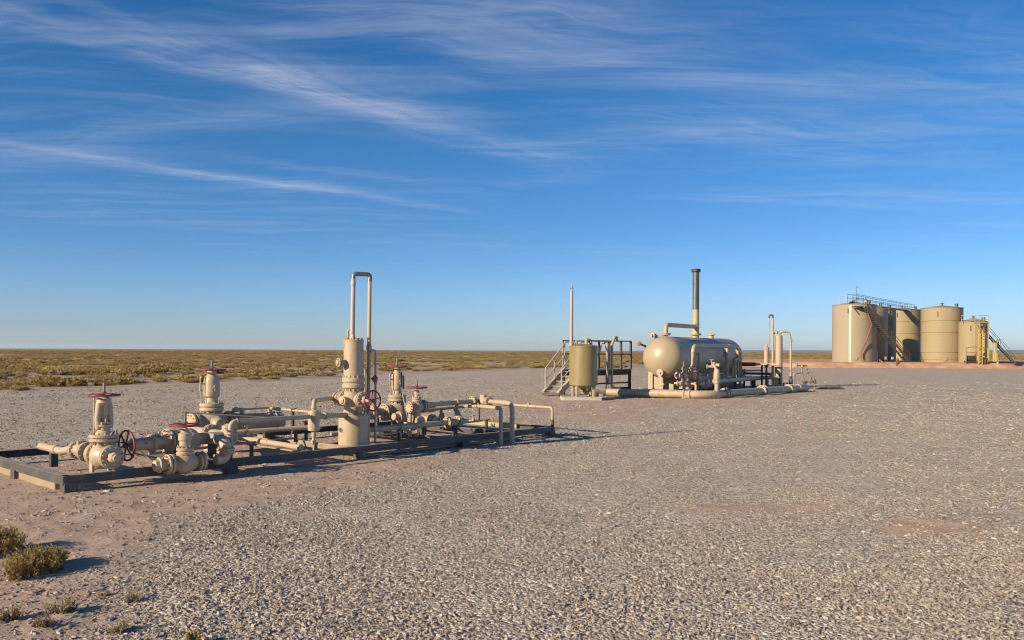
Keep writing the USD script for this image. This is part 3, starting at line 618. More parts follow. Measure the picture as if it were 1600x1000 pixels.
def build_berm():
    x, y = np.meshgrid(np.linspace(18, 120, 340), np.concatenate([np.linspace(91.0, 99, 42), np.linspace(99.5, 144, 44)]))
    z = berm_height(x, y) - 0.10; n = x.shape[1]; v = np.stack([x, y, z], -1).reshape(-1, 3)
    i, j = np.meshgrid(np.arange(x.shape[0] - 1), np.arange(n - 1), indexing='ij')
    f = np.stack([i * n + j, i * n + j + 1, (i + 1) * n + j + 1, (i + 1) * n + j], -1).reshape(-1, 4)
    m = look('red_soil', {'g': ('geometry', {}), 'n': ('noise_texture', dict(scale=0.9, detail=6.0, roughness=0.65)), 'r': ('rgb_ramp', dict(ramp=[(0.3, (0.36, 0.185, 0.105)), (0.5, (0.48, 0.265, 0.155)), (0.72, (0.57, 0.35, 0.225))])),
                          'n2': ('noise_texture', dict(scale=7.0, detail=5.0)), 'b': ('bump', dict(strength=0.6, distance=0.08)), 'p': ('principled_bsdf', dict(roughness=0.95, specular_ior_level=0.2))},
             [('g.position', 'n.vector'), ('n.fac', 'r.fac'), ('r.color', 'p.base_color'), ('g.position', 'n2.vector'), ('n2.fac', 'b.height'), ('b.normal', 'p.normal')], 'p.BSDF')
    single('soil_embankment', (v, f), m, 'low reddish soil bank in front of the storage tanks', 'embankment', kind='structure', smooth=True)
build_berm()

# ------------------------------------------------------------------ the wellhead manifold on its steel skid
U, W, Z = V(1, 0, 0), V(0, 1, 0), V(0, 0, 1)
def build_skid():
    t = Thing('steel_skid', 'long dark steel base frame under the valves, pipes and separator', 'skid', SK, (0, 0, 0))
    zt, h, w = 0.205, 0.115, 0.10; zc = zt - h / 2
    def rail(p0, p1, name='rail'): 
        d = unit(p1 - p0); s = np.cross(Z, d)
        # a rolled channel: web and two lips
        ms = [beam(p0, p1, 0.012, h, bevel=0.002), beam(p0 + Z * (h / 2 - 0.006) + s * w / 2, p1 + Z * (h / 2 - 0.006) + s * w / 2, w - 0.014, 0.012, bevel=0.002),
              beam(p0 - Z * (h / 2 - 0.006) + s * w / 2, p1 - Z * (h / 2 - 0.006) + s * w / 2, w - 0.014, 0.012, bevel=0.002)]
        t.part(name, ms, DARK, smooth=False)
    rail(V(0, 0, zc), V(9.62, 0, zc)); rail(V(9.62, 3.5, zc), V(-0.05, 3.5, zc)); rail(V(-0.004, 3.5, zc), V(-0.004, 0.0, zc)); rail(V(9.63, 0.01, zc), V(9.63, 3.5, zc))
    for u in (2.05, 4.5, 6.6, 8.2): t.part('cross_beam', beam(V(u, 0.11, zc - 0.004), V(u, 3.39, zc - 0.004), 0.08, 0.10), DARK if u != 4.5 else DUSTY, smooth=False)
    t.part('lit_runner', beam(V(9.56, 1.0, zc + 0.002), V(9.56, 2.6, zc + 0.002), 0.05, 0.10), YELLOW_TAN, smooth=False)  # added bar, its yellow-tan colour stands for sunlight on the end rail
    for u, v in ((0.09, 0.06), (2.28, 0.06), (4.62, 0.06), (7.0, 0.06), (9.55, 0.06), (0.09, 3.42), (4.6, 3.42), (9.5, 3.42), (0.05, 1.8)):
        t.part('foot', [box((u, v, 0.02), (0.17, 0.16, 0.18), 0.004)], DARK, smooth=False)
    t.part('lower_runner', beam(V(0.07, 0.35, 0.035), V(0.07, 3.2, 0.035), 0.10, 0.14), DUSTY, smooth=False)
    t.part('sole_plate', beam(V(4.75, 0.22, 0.015), V(8.6, 0.22, 0.015), 0.16, 0.03), DUSTY, smooth=False)
build_skid()

def valve(name, label, pos, run, stem, rb, half, rf, rbf, hb, yoke, hy, hw, R, hs, spokes=5, left_flange=True, right_flange=True, hub=False, tf=0.036, dome_r=0.13, extras=None, group=None):
    c = np.asarray(pos, float); run, stem = unit(run), unit(stem); side = np.cross(stem, run)
    t = Thing(name, label, 'valve', SK, (c[0], c[1], 0), group)
    body = [lathe([(rb, -half), (rb, -half * 0.72), (rb * 1.25, -half * 0.55), (rb * 1.62, -half * 0.22), (rb * 1.70, 0), (rb * 1.62, half * 0.22), (rb * 1.25, half * 0.55), (rb, half * 0.72), (rb, half)], c, run, 28),
            lathe([(rb * 1.35, 0), (rb * 1.30, hb * 0.45), (rbf * 0.72, hb * 0.75), (rbf * 0.76, hb - tf)], c, stem, 26)]
    t.part('body', body, TAN)
    for s, on in ((-1, left_flange), (1, right_flange)):
        if on:
            f = t.part('end_flange', flange(c + run * s * half, run, rf, tf), TAN)
            t.part('bolts', bolts(c + run * s * half, run, rf * 0.82, tf + 0.006, 12, 0.013), TAN, smooth=False, under=f)
    if hub:
        e = c - run * (half + tf)
        t.part('hub_cover', [lathe([(rf * 0.5, 0), (rf * 0.46, 0.05), (rf * 0.42, 0.06), (rf * 0.42, 0.11), (rf * 0.30, 0.125), (rf * 0.28, 0.15)], e, -run, 22)], TAN)
    f = t.part('bonnet_flange', flange(c + stem * hb, stem, rbf, tf * 1.15, 32), TAN)
    t.part('bolts', bolts(c + stem * hb, stem, rbf * 0.84, tf * 1.15 + 0.006, 12, 0.014, 0.028), TAN, smooth=False, under=f)
    b0 = hb + tf
    if yoke == 'open':
        ys = [lathe([(rbf * 0.62, b0), (rbf * 0.55, b0 + 0.04), (rbf * 0.42, b0 + 0.06), (rbf * 0.40, b0 + 0.10), (rbf * 0.52, b0 + 0.115), (rbf * 0.52, b0 + 0.14), (0.035, b0 + 0.155)], c, stem, 22)]
        h0, h1 = b0 + 0.09, hy - 0.09
        for s in (-1, 1):
            pts = [c + side * s * rbf * 0.36 + stem * h0, c + side * s * rbf * 0.42 + stem * (h0 + 0.35 * (h1 - h0)), c + side * s * rbf * 0.33 + stem * h1, c + side * s * rbf * 0.2 + stem * (hy - 0.03)]
            ys.append(pipe(pts, rbf * 0.25, bend=0.08, n=12))
        ys.append(lathe([(rbf * 0.40, hy - 0.10), (rbf * 0.52, hy - 0.075), (rbf * 0.48, hy - 0.02), (rbf * 0.3, hy), (rbf * 0.22, hy + 0.012)], c, stem, 22))
        ys.append(lathe([(rbf * 0.40, b0 + 0.08), (rbf * 0.27, b0 + 0.12), (rbf * 0.24, (b0 + hy) / 2), (rbf * 0.34, (b0 + hy) / 2 + 0.03), (rbf * 0.30, hy - 0.08)], c, stem, 18))
        t.part('yoke', ys, TAN)
        if hy - b0 > 0.25:
            t.part('gland', [box(c + stem * (b0 + 0.16) + side * s * rbf * 0.2, np.abs(side) * 0.05 + np.abs(run) * 0.16 + np.abs(stem) * 0.03, 0.006) for s in (-1, 1)] + [cyl(c + stem * (b0 + 0.13) + run * s * 0.06, c + stem * (b0 + 0.22) + run * s * 0.06, 0.012, n=8) for s in (-1, 1)], TAN)
    elif yoke == 'dome':
        d = dome_r
        t.part('yoke', [lathe([(d * 0.95, b0), (d * 0.80, b0 + 0.025), (d * 0.74, b0 + 0.10), (d * 0.98, b0 + 0.135), (d, b0 + 0.16), (d, hy - 0.10), (d * 0.86, hy - 0.045), (d * 0.58, hy - 0.01), (d * 0.5, hy + 0.03), (d * 0.56, hy + 0.04), (d * 0.56, hy + 0.065), (d * 0.4, hy + 0.075)], c, stem, 30)], TAN)
        k = -1
        m0 = c + run * k * d; 
        t.part('limit_bracket', [pipe([m0 + stem * (hy - 0.04), m0 + run * k * 0.07 + stem * (hy - 0.03), m0 + run * k * 0.075 + stem * (b0 + 0.22)], 0.014, 0.03, 8), box(m0 + run * k * 0.03 + stem * (hy - 0.16), (0.09, 0.03, 0.02), 0.003), pipe([m0 + run * k * 0.065 + stem * (b0 + 0.30), m0 + run * k * 0.05 + stem * (b0 - 0.05)], 0.009, n=6)], TAN)
        t.part('inspection_port', [disc(c - side * (d - 0.004) + stem * (b0 + 0.30), side, 0.034, 0.03, 14), disc(c - side * (d - 0.004) + stem * (b0 + 0.24), side, 0.026, 0.03, 14)], TAN)
    else:
        t.part('bonnet', [lathe([(rbf * 0.66, b0), (rbf * 0.60, b0 + 0.03), (rbf * 0.52, b0 + 0.06), (rbf * 0.55, b0 + 0.20), (rbf * 0.70, b0 + 0.215), (rbf * 0.70, b0 + 0.25), (rbf * 0.50, b0 + 0.265), (rbf * 0.44, hy - 0.06), (rbf * 0.52, hy - 0.05), (rbf * 0.48, hy - 0.015), (rbf * 0.2, hy)], c, stem, 24)], TAN)
        t.part('grease_fitting', [cyl(c + stem * (b0 + 0.12) + Z * rbf * 0.4, c + stem * (b0 + 0.12) + Z * (rbf * 0.4 + 0.08), 0.018, n=8), box(c + stem * (b0 + 0.16) + Z * (rbf * 0.62), (0.06, 0.03, 0.03), 0.004)], TAN)
    t.part('stem', [cyl(c + stem * (hy - 0.02), c + stem * hs, 0.019, n=12), cyl(c + stem * (hw - 0.035), c + stem * (hw + 0.045), 0.032, n=6)], STEEL)
    handwheel(t, c + stem * hw, stem, R, RED, r=0.0145, spokes=spokes, dish=-0.012)
    if extras: extras(t, c)
    return t

def v1_extras(t, c):
    t.part('position_rod', [cyl(c + V(-0.075, 0.13, 0.27), c + V(-0.075, 0.13, 0.79), 0.012, n=8), cyl(c + V(-0.075, 0.13, 0.25), c + V(-0.075, 0.13, 0.31), 0.022, n=8)], TAN)
    t.part('support_plate', [box(c + V(-0.13, 0.06, -0.19), (0.03, 0.10, 0.30), 0.004), box(c + V(-0.13, 0.06, -0.33), (0.12, 0.14, 0.02), 0.004), box(c + V(0.10, 0.06, -0.24), (0.03, 0.10, 0.20), 0.004)], TAN)
valve('gate_valve', 'tall tan gate valve at the skid corner with two red wheels near it, leftmost', (0.6, 0.29, 0.385), W, Z, 0.105, 0.24, 0.155, 0.182, 0.235, 'open', 0.775, 0.80, 0.19, 0.965, hub=True, extras=v1_extras)
valve('gate_valve', 'tan valve lying on its side, upright red wheel facing along the skid', (1.78, 0.33, 0.5), V(-0.12, 0.99, 0), V(-0.99, -0.12, 0), 0.10, 0.20, 0.15, 0.185, 0.29, 'bonnet', 0.86, 0.92, 0.2, 0.97, spokes=6, left_flange=False)
def v3_extras(t, c):
    t.part('blind_flange', [disc(c - U * 0.36, U, 0.105, 0.03), lathe([(0.085, 0), (0.075, 0.05), (0.03, 0.07)], c - U * 0.375, -U, 8), cyl(c - U * 0.36, c - U * 0.24, 0.075)], TAN)
    t.part('packing_box', [lathe([(0.08, 0.16), (0.075, 0.30), (0.09, 0.31), (0.088, 0.40), (0.05, 0.42)], c, Z, 18)], TAN)
valve('gate_valve', 'small tan valve with flat red wheel overhanging the front rail, shortest near valve', (1.5, -0.15, 0.245), U, Z, 0.088, 0.22, 0.135, 0.115, 0.16, 'open', 0.46, 0.515, 0.2, 0.70, extras=v3_extras)
def v4_extras(t, c):
    t.part('stand', [box(c + V(0, 0, -0.36), (0.20, 0.20, 0.26), 0.01), box(c + V(0, 0, -0.48), (0.34, 0.30, 0.03), 0.005)], TAN)
    t.part('side_boss', [lathe([(0.16, 0.0), (0.155, 0.22), (0.12, 0.26), (0.11, 0.34), (0.05, 0.36)], c, -W, 8), box(c + V(0.06, -0.40, -0.05), (0.13, 0.10, 0.10), 0.02)], TAN)
valve('dome_valve', 'large tan domed valve with a flat red wheel, joined to the fat lying cylinder', (3.28, 2.5, 0.5), U, Z, 0.15, 0.33, 0.205, 0.205, 0.295, 'dome', 0.86, 0.94, 0.22, 1.11, tf=0.055, dome_r=0.135, extras=v4_extras)
def v5_extras(t, c):
    t.part('side_cylinder', [cyl(c + V(0.15, 0, 0.45), c + V(0.15, 0, 0.72), 0.03, n=12), cyl(c + V(0.13, 0, 0.5), c + V(0.17, 0, 0.5), 0.02, n=8)], RUST)
    t.part('guard_strip', [box(c + V(-0.03, -0.16, 0.32), (0.035, 0.012, 0.95), 0.003)], DARK)
    t.part('stand', [box(c + V(0, 0, -0.36), (0.18, 0.18, 0.36), 0.01)], DARK)
valve('dome_valve', 'domed tan valve with dark guard strip, just right of the tall separator', (6.94, 1.9, 0.56), U, Z, 0.13, 0.30, 0.175, 0.185, 0.27, 'dome', 0.81, 0.90, 0.19, 1.075, tf=0.05, dome_r=0.115, extras=v5_extras)
def v6_extras(t, c):
    t.part('tee', [cyl(c + V(0, 0, 0), c + V(0, 0, -0.34), 0.075), lathe([(0.12, 0), (0.12, 0.03), (0.09, 0.04), (0.09, 0.16), (0.115, 0.17), (0.115, 0.20)], c + V(0.0, 0.08, -0.28), -W, 20), cyl(c + V(-0.16, 0, -0.12), c + V(-0.16, -0.0, -0.55), 0.035, n=12)], TAN)
valve('gate_valve', 'slim tan valve with a flat red wheel at the start of the raised pipe', (6.52, 0.82, 0.72), U, Z, 0.07, 0.17, 0.115, 0.09, 0.14, 'open', 0.33, 0.37, 0.195, 0.50, extras=v6_extras, tf=0.026)

def build_separator():
    c = V(4.75, 0.42, 0)
    t = Thing('separator', 'tall upright tan separator vessel with bolted collar and red side wheel', 'separator', SK, c)
    t.part('lower_drum', [lathe([(0.245, 0.11), (0.252, 0.125), (0.252, 0.615), (0.26, 0.625), (0.26, 0.70), (0.25, 0.71), (0.19, 0.715)], c, Z, 44)], TAN)
    t.part('drum_bolts', bolts(c + Z * 0.70, Z, 0.215, 0.012, 16, 0.016, 0.03), TAN, smooth=False)
    t.part('riser', [lathe([(0.165, 0.70), (0.16, 0.74), (0.16, 1.10), (0.175, 1.135)], c, Z, 36)], TAN)
    f = t.part('collar', [disc(c + Z * 1.185, Z, 0.192, 0.085, 40), disc(c + Z * 1.285, Z, 0.192, 0.09, 40), disc(c + Z * 1.235, Z, 0.175, 0.02, 30)], TAN)
    t.part('bolts', bolts(c + Z * 1.235, Z, 0.17, 0.095, 16, 0.014, 0.03), TAN, smooth=False, under=f)
    t.part('upper_column', [lathe([(0.172, 1.32), (0.168, 1.34), (0.168, 1.93), (0.172, 1.935), (0.172, 1.965), (0.15, 1.975)], c, Z, 40)], TAN)
    t.part('cap_bolts', bolts(c + Z * 1.955, Z, 0.14, 0.012, 10, 0.015, 0.03), TAN, smooth=False)
    n = unit(V(-0.99, 0.11, 0)); e = c + Z * 1.585 + n * 0.16
    t.part('nozzle', [cyl(e, e + n * 0.09, 0.042), disc(e + n * 0.10, n, 0.078, 0.022), disc(e + n * 0.13, n, 0.078, 0.022), lathe([(0.05, 0), (0.045, 0.02), (0.02, 0.03)], e + n * 0.142, n, 6)] + bolts(e + n * 0.115, n, 0.06, 0.026, 8, 0.009), TAN)
    # to the left: reducer and flange stack towards the drip pot
    a = c + Z * 0.955
    t.part('left_nozzle', [cyl(a + W * 0.12, a + W * 0.26, 0.09), *flange(a + W * 0.26, W, 0.135, 0.03), *bolts(a + W * 0.26, W, 0.112, 0.036, 10), lathe([(0.09, 0.29), (0.10, 0.33), (0.125, 0.34), (0.125, 0.37), (0.085, 0.39), (0.08, 0.43), (0.115, 0.44), (0.115, 0.47), (0.06, 0.49), (0.045, 0.58)], a, W, 20), *bolts(a + W * 0.36, W, 0.1, 0.02, 8)], TAN)
    q = unit(V(-0.98, -0.12, 0)); b = c + Z * 0.945
    t.part('sight_nozzle', [cyl(b + q * 0.12, b + q * 0.24, 0.06), disc(b + q * 0.25, q, 0.08, 0.03), lathe([(0.055, 0), (0.05, 0.02), (0.03, 0.03)], b + q * 0.264, q, 14)], TAN)
    t.part('right_nozzle', [cyl(a - W * 0.12, a - W * 0.24, 0.10), *flange(a - W * 0.25, W, 0.14, 0.03), *bolts(a - W * 0.25, W, 0.115, 0.036, 10), lathe([(0.07, 0), (0.06, 0.06), (0.035, 0.08), (0.035, 0.17)], a - W * 0.285, -W, 18)], TAN)
    t.part('stem', cyl(a - W * 0.36, a - W * 0.56, 0.016, n=10), STEEL)
    handwheel(t, a - W * 0.52, W, 0.165, RED, r=0.0135, spokes=5)
    t.part('drain_port', [disc(c + unit(V(-1.0, 0.03, 0)) * 0.252 + Z * 0.45, unit(V(-1.0, 0.03, 0)), 0.042, 0.012, 18)], BLACK)
    t.part('drain_rim', [torus(c + unit(V(-1.0, 0.03, 0)) * 0.256 + Z * 0.45, unit(V(-1.0, 0.03, 0)), 0.042, 0.006, 20, 6)], TAN)
    g = c + unit(V(-0.96, -0.25, 0)) * 0.268
    t.part('lug', [trimesh.convex.convex_hull(np.array([g + V(dx, dy, z) for dx, dy, z in ((-.012, .012, .115), (.012, -.012, .115), (-.012, .012, .20), (.012, -.012, .20), (-.05, -.03, .115), (-.03, -.05, .115))]))], TAN)
    t.part('base_lugs', [box(c + V(0.25 * math.cos(k), 0.25 * math.sin(k), 0.125), (0.06, 0.06, 0.03), 0.005) for k in (0.6, 2.2, 3.8, 5.4)], TAN)
    # the tall loop of vent pipe: up from the lid, over and down beside the vessel
    v0, v1 = c + V(0.02, 0.06, 0), c + V(0.30, -0.06, 0)
    t.part('vent_riser', [cyl(v0 + Z * 1.96, v0 + Z * 2.05, 0.058, 0.045), cyl(v0 + Z * 2.03, v0 + V(0.012, 0, 3.02), 0.040, 0.037), cyl(v0 + V(0.012, 0, 2.90), v0 + V(0.012, 0, 2.96), 0.046)], GREYWHITE)
    t.part('vent_loop', [pipe([v0 + V(0.012, 0, 2.98), v0 + V(0.012, 0, 3.10), v1 + V(0, 0, 3.10), v1 + V(-0.01, 0, 2.98)], 0.037, 0.085, 14)], STEEL)
    t.part('downcomer', [pipe([v1 + V(-0.01, 0, 3.0), v1 + V(-0.02, 0, 1.85)], 0.034, n=14), cyl(v1 + V(-0.02, 0, 1.80), v1 + V(-0.02, 0, 1.88), 0.048), cyl(v1 + V(-0.02, 0, 1.82), v1 + V(-0.035, 0, 0.14), 0.031), *[cyl(v1 + V(-0.03, 0, z), v1 + V(-0.03, 0, z + 0.05), 0.039) for z in (1.42, 1.05, 0.62)]], TAN)
    t.part('branch_pipe', [pipe([v1 + V(-0.02, -0.03, 1.78), v1 + V(0.10, -0.03, 1.80), v1 + V(0.10, -0.03, 0.20)], 0.020, 0.05, 12), cyl(v1 + V(0.10, -0.03, 1.2), v1 + V(0.10, -0.03, 1.26), 0.028)], GREYWHITE)
    w = v1 + V(0.045, -0.03, 1.30)
    t.part('small_wheel', [torus(w - W * 0.05, W, 0.052, 0.010, 20, 6), cyl(w - W * 0.06, w - W * 0.03, 0.03), *[cyl(w - W * 0.05, w - W * 0.05 + V(0.052 * math.cos(k), 0, 0.052 * math.sin(k)), 0.009, n=6) for k in np.arange(5) * 1.2566], cyl(w - W * 0.04, w + W * 0.04, 0.014)], RED)
    s = c + V(-0.10, 0.02, 1.97)
    t.part('lid_fittings', [cyl(s, s + Z * 0.10, 0.022), cyl(s + Z * 0.09, s + Z * 0.15, 0.014), box(s + Z * 0.16, (0.02, 0.05, 0.03), 0.004), cyl(c + V(-0.05, -0.05, 1.97), c + V(-0.05, -0.05, 2.06), 0.028), cyl(c + V(0.10, -0.02, 1.97), c + V(0.10, -0.02, 2.0), 0.03)], TAN)
build_separator()

def run_pipe(name, label, parts, base, category='pipe', group=None):
    t = Thing(name, label, category, SK, base, group)
    for p in parts: t.part(p[0], p[1], p[2] if len(p) > 2 else TAN)
    return t
def post(u, v, z, r=0.03, z0=0.2): return cyl(V(u, v, z0), V(u, v, z), r, n=12)
def clamp(c, axis, r): return [torus(c, axis, r, 0.012, 18, 6), box(np.asarray(c) - Z * (r + 0.01), (0.07, 0.07, 0.02), 0.003)]

run_pipe('inlet_pipe', 'tan flanged pipe running back from the leftmost gate valve', [
    ('pipe', [pipe([V(0.6, 0.55, 0.385), V(0.6, 1.35, 0.385), V(0.6, 1.75, 0.32), V(0.6, 2.62, 0.32)], 0.056)]), ('flange', flange(V(0.6, 0.86, 0.385), W, 0.135, 0.03) + bolts(V(0.6, 0.86, 0.385), W, 0.11, 0.036, 8)),
    ('flange', flange(V(0.6, 1.22, 0.385), W, 0.12, 0.03) + bolts(V(0.6, 1.22, 0.385), W, 0.1, 0.036, 8)), ('fitting', [lathe([(0.075, 0), (0.095, 0.04), (0.1, 0.15), (0.08, 0.2), (0.095, 0.26), (0.095, 0.30)], (0.6, 0.92, 0.385), W, 8), box((0.6, 1.05, 0.47), (0.12, 0.06, 0.10), 0.01)]),
    ('collar', [cyl(V(0.6, 1.95, 0.32), V(0.6, 2.08, 0.32), 0.07)]), ('support', [box((0.6, 2.1, 0.17), (0.10, 0.08, 0.22), 0.005)], DARK)], (0.6, 1.6, 0))
run_pipe('link_pipe', 'thick tan elbow and tee linking the lying valve to the short valve', [
    ('pipe', [pipe([V(1.94, -0.15, 0.245), V(2.10, -0.15, 0.245), V(2.10, -0.15, 0.50), V(2.10, 0.33, 0.50)], 0.078, 0.13)]),
    ('flange', flange(V(2.10, -0.15, 0.36), Z, 0.125, 0.026) + bolts(V(2.10, -0.15, 0.36), Z, 0.1, 0.032, 10)),
    ('run', [cyl(V(1.9, 0.33, 0.5), V(2.36, 0.33, 0.5), 0.085), lathe([(0.10, 0), (0.13, 0.03), (0.13, 0.18), (0.10, 0.21)], (2.30, 0.33, 0.5), U, 24), lathe([(0.085, 0), (0.085, 0.06), (0.11, 0.07), (0.11, 0.10), (0.05, 0.13)], (2.42, 0.33, 0.56), Z, 20)]),
    ('back_run', [pipe([V(2.4, 0.33, 0.5), V(2.4, 1.4, 0.5), V(2.95, 2.45, 0.5)], 0.085, 0.3), *flange(V(2.4, 0.85, 0.5), W, 0.15, 0.032), *bolts(V(2.4, 0.85, 0.5), W, 0.125, 0.038, 10)]),
    ('needle_valve', [cyl(V(2.55, 0.28, 0.50), V(2.80, 0.20, 0.50), 0.022), box((2.66, 0.24, 0.53), (0.07, 0.05, 0.09), 0.008), cyl(V(2.66, 0.24, 0.56), V(2.66, 0.24, 0.64), 0.010, n=8), box((2.66, 0.24, 0.645), (0.09, 0.02, 0.015), 0.003)]),
    ('support', [box((2.15, 0.33, 0.31), (0.10, 0.10, 0.22), 0.005)], DARK)], (2.1, 0.3, 0))
run_pipe('receiver_cylinder', 'fat lying tan cylinder with end bands beside the large domed valve', [
    ('shell', [lathe([(0.165, 3.66), (0.172, 3.68), (0.172, 4.62), (0.15, 4.66), (0.08, 4.68)], (0, 2.5, 0.47), U, 34)]), ('band', [disc((3.74, 2.5, 0.47), U, 0.19, 0.05)]), ('band', [disc((3.84, 2.5, 0.47), U, 0.19, 0.03)]), ('band', [disc((4.36, 2.5, 0.47), U, 0.184, 0.035)]), ('band', [disc((4.5, 2.5, 0.47), U, 0.184, 0.025)]),
    ('bracket', [box((4.42, 2.5, 0.66), (0.05, 0.08, 0.10), 0.006), box((3.86, 2.5, 0.68), (0.06, 0.08, 0.12), 0.006)]), ('rod', [cyl(V(3.75, 2.5, 0.725), V(4.46, 2.5, 0.725), 0.018), cyl(V(3.68, 2.5, 0.72), V(3.85, 2.5, 0.72), 0.035), box((3.72, 2.46, 0.73), (0.06, 0.05, 0.09), 0.008)], TAN),
    ('saddle', [box((3.95, 2.5, 0.24), (0.08, 0.30, 0.16), 0.005)], DARK), ('saddle', [box((4.4, 2.5, 0.24), (0.08, 0.30, 0.16), 0.005)], DARK)], (4.15, 2.5, 0), category='cylinder')
run_pipe('front_pipe_rail', 'raised tan pipe above the front rail, elbowed down to a post at its left', [
    ('pipe', [pipe([V(2.27, 0.03, 0.30), V(2.27, 0.03, 0.745), V(3.62, 0.05, 0.745)], 0.037, 0.085)]), ('post', [cyl(V(2.27, 0.03, 0.19), V(2.27, 0.03, 0.42), 0.033)], DARK), ('collar', [cyl(V(2.27, 0.03, 0.44), V(2.27, 0.03, 0.47), 0.044), cyl(V(2.36, 0.03, 0.745), V(2.39, 0.03, 0.745), 0.044), cyl(V(2.27, 0.03, 0.60), V(2.27, 0.03, 0.63), 0.044)])], (2.27, 0.03, 0))
run_pipe('drip_pot', 'small upright tan drum hung on the front pipe left of the separator', [
    ('drum', [lathe([(0.06, 0.50), (0.088, 0.515), (0.092, 0.53), (0.092, 0.80), (0.085, 0.825), (0.05, 0.845)], (3.74, 0.10, 0), Z, 26)]), ('top_elbow', [pipe([V(3.74, 0.10, 0.83), V(3.74, 0.10, 0.985), V(4.75, 1.0, 0.955)], 0.036, 0.075), cyl(V(3.74, 0.10, 0.86), V(3.74, 0.10, 0.90), 0.046)]),
    ('outlet_pipe', [pipe([V(3.80, 0.12, 0.735), V(4.55, 0.36, 0.70)], 0.045), cyl(V(3.98, 0.178, 0.727), V(4.06, 0.204, 0.723), 0.06)]), ('drain', [cyl(V(3.74, 0.10, 0.51), V(3.74, 0.10, 0.40), 0.035), cyl(V(3.74, 0.10, 0.42), V(3.72, 0.08, 0.30), 0.026), box((3.72, 0.08, 0.34), (0.07, 0.06, 0.05), 0.01)]), ('prop', [cyl(V(3.74, 0.10, 0.30), V(3.74, 0.10, 0.0), 0.015)])], (3.74, 0.1, 0), category='drum')
run_pipe('cross_pipe', 'low sunlit tan pipe slanting across the skid towards the separator', [
    ('pipe', [pipe([V(3.55, 2.3, 0.27), V(3.55, 0.17, 0.255)], 0.045)]), ('collar', [cyl(V(3.55, 1.10, 0.262), V(3.55, 1.16, 0.262), 0.054)]), ('lower_plate', [beam(V(3.47, 2.3, 0.205), V(3.47, 0.14, 0.205), 0.09, 0.02)], DUSTY), ('cap', [cyl(V(3.55, 0.16, 0.255), V(3.55, 0.22, 0.255), 0.055)])], (3.55, 1.2, 0))
run_pipe('lower_pipe', 'grey-tan pipe at knee height running right from the separator to flanges', [
    ('pipe', [pipe([V(4.98, 0.42, 0.415), V(6.98, 0.42, 0.425)], 0.052)]), ('clamp', clamp(V(5.75, 0.42, 0.417), U, 0.075)), ('clamp', clamp(V(5.05, 0.42, 0.417), U, 0.07)), ('flange', flange(V(6.95, 0.42, 0.425), U, 0.115, 0.03) + bolts(V(6.95, 0.42, 0.425), U, 0.09, 0.036, 8)),
    ('flange', flange(V(7.22, 0.42, 0.425), U, 0.115, 0.03) + bolts(V(7.22, 0.42, 0.425), U, 0.09, 0.036, 8)), ('spool', [cyl(V(6.98, 0.42, 0.425), V(7.3, 0.42, 0.425), 0.07), pipe([V(7.28, 0.42, 0.425), V(7.5, 0.42, 0.425), V(7.5, 0.62, 0.425), V(7.5, 0.8, 0.66)], 0.05, 0.1)]),
    ('stand', [post(5.75, 0.42, 0.36, 0.025, 0.0)], DARK), ('stand', [post(7.1, 0.42, 0.36, 0.03, 0.0), box((7.1, 0.42, 0.05), (0.25, 0.2, 0.06), 0.01)], DARK)], (6.2, 0.42, 0))
run_pipe('raised_pipe', 'tan pipe at waist height with flanged joint, bent down outside the front rail', [
    ('pipe', [pipe([V(6.68, 0.82, 0.75), V(8.22, 0.82, 0.77), V(8.04, -0.24, 0.77), V(8.04, -0.24, -0.08)], 0.047, 0.13)]), ('flange', flange(V(8.02, 0.82, 0.77), U, 0.10, 0.028) + bolts(V(8.02, 0.82, 0.77), U, 0.08, 0.034, 8)), ('check_valve', [lathe([(0.065, 0), (0.09, 0.03), (0.095, 0.14), (0.07, 0.18)], (8.215, 0.78, 0.77), V(-0.167, -0.986, 0), 20), box((8.20, 0.70, 0.87), (0.09, 0.12, 0.05), 0.01), *flange(V(8.17, 0.52, 0.77), V(-0.167, -0.986, 0), 0.10, 0.028), *bolts(V(8.17, 0.52, 0.77), V(-0.167, -0.986, 0), 0.08, 0.034, 8)]),
    ('clamp', clamp(V(7.55, 0.82, 0.763), U, 0.065)), ('stand', [cyl(V(7.55, 0.82, 0.70), V(7.55, 0.82, 0.0), 0.032, n=12)], DARK), ('collar', [cyl(V(8.04, -0.24, 0.45), V(8.04, -0.24, 0.48), 0.054), cyl(V(8.04, -0.24, 0.14), V(8.04, -0.24, 0.18), 0.054), cyl(V(8.07, -0.06, 0.77), V(8.09, 0.02, 0.77), 0.056)]),
    ('reducer', [lathe([(0.10, 0), (0.095, 0.04), (0.047, 0.16)], (6.68, 0.82, 0.752), U, 20)])], (7.6, 0.8, 0))
run_pipe('drop_pipe', 'thin tan upright pipe planted outside the front rail, left of the bent-down pipe', [
    ('pipe', [pipe([V(7.86, 0.50, 0.69), V(7.74, -0.22, 0.69), V(7.74, -0.22, -0.08)], 0.038, 0.06)]), ('collar', [cyl(V(7.74, -0.22, 0.50), V(7.74, -0.22, 0.53), 0.046), cyl(V(7.74, -0.22, 0.16), V(7.74, -0.22, 0.19), 0.046)]), ('feed', [pipe([V(6.75, 0.98, 0.63), V(7.92, 0.95, 0.66), V(7.86, 0.50, 0.69)], 0.03, 0.08)])], (7.74, -0.2, 0))
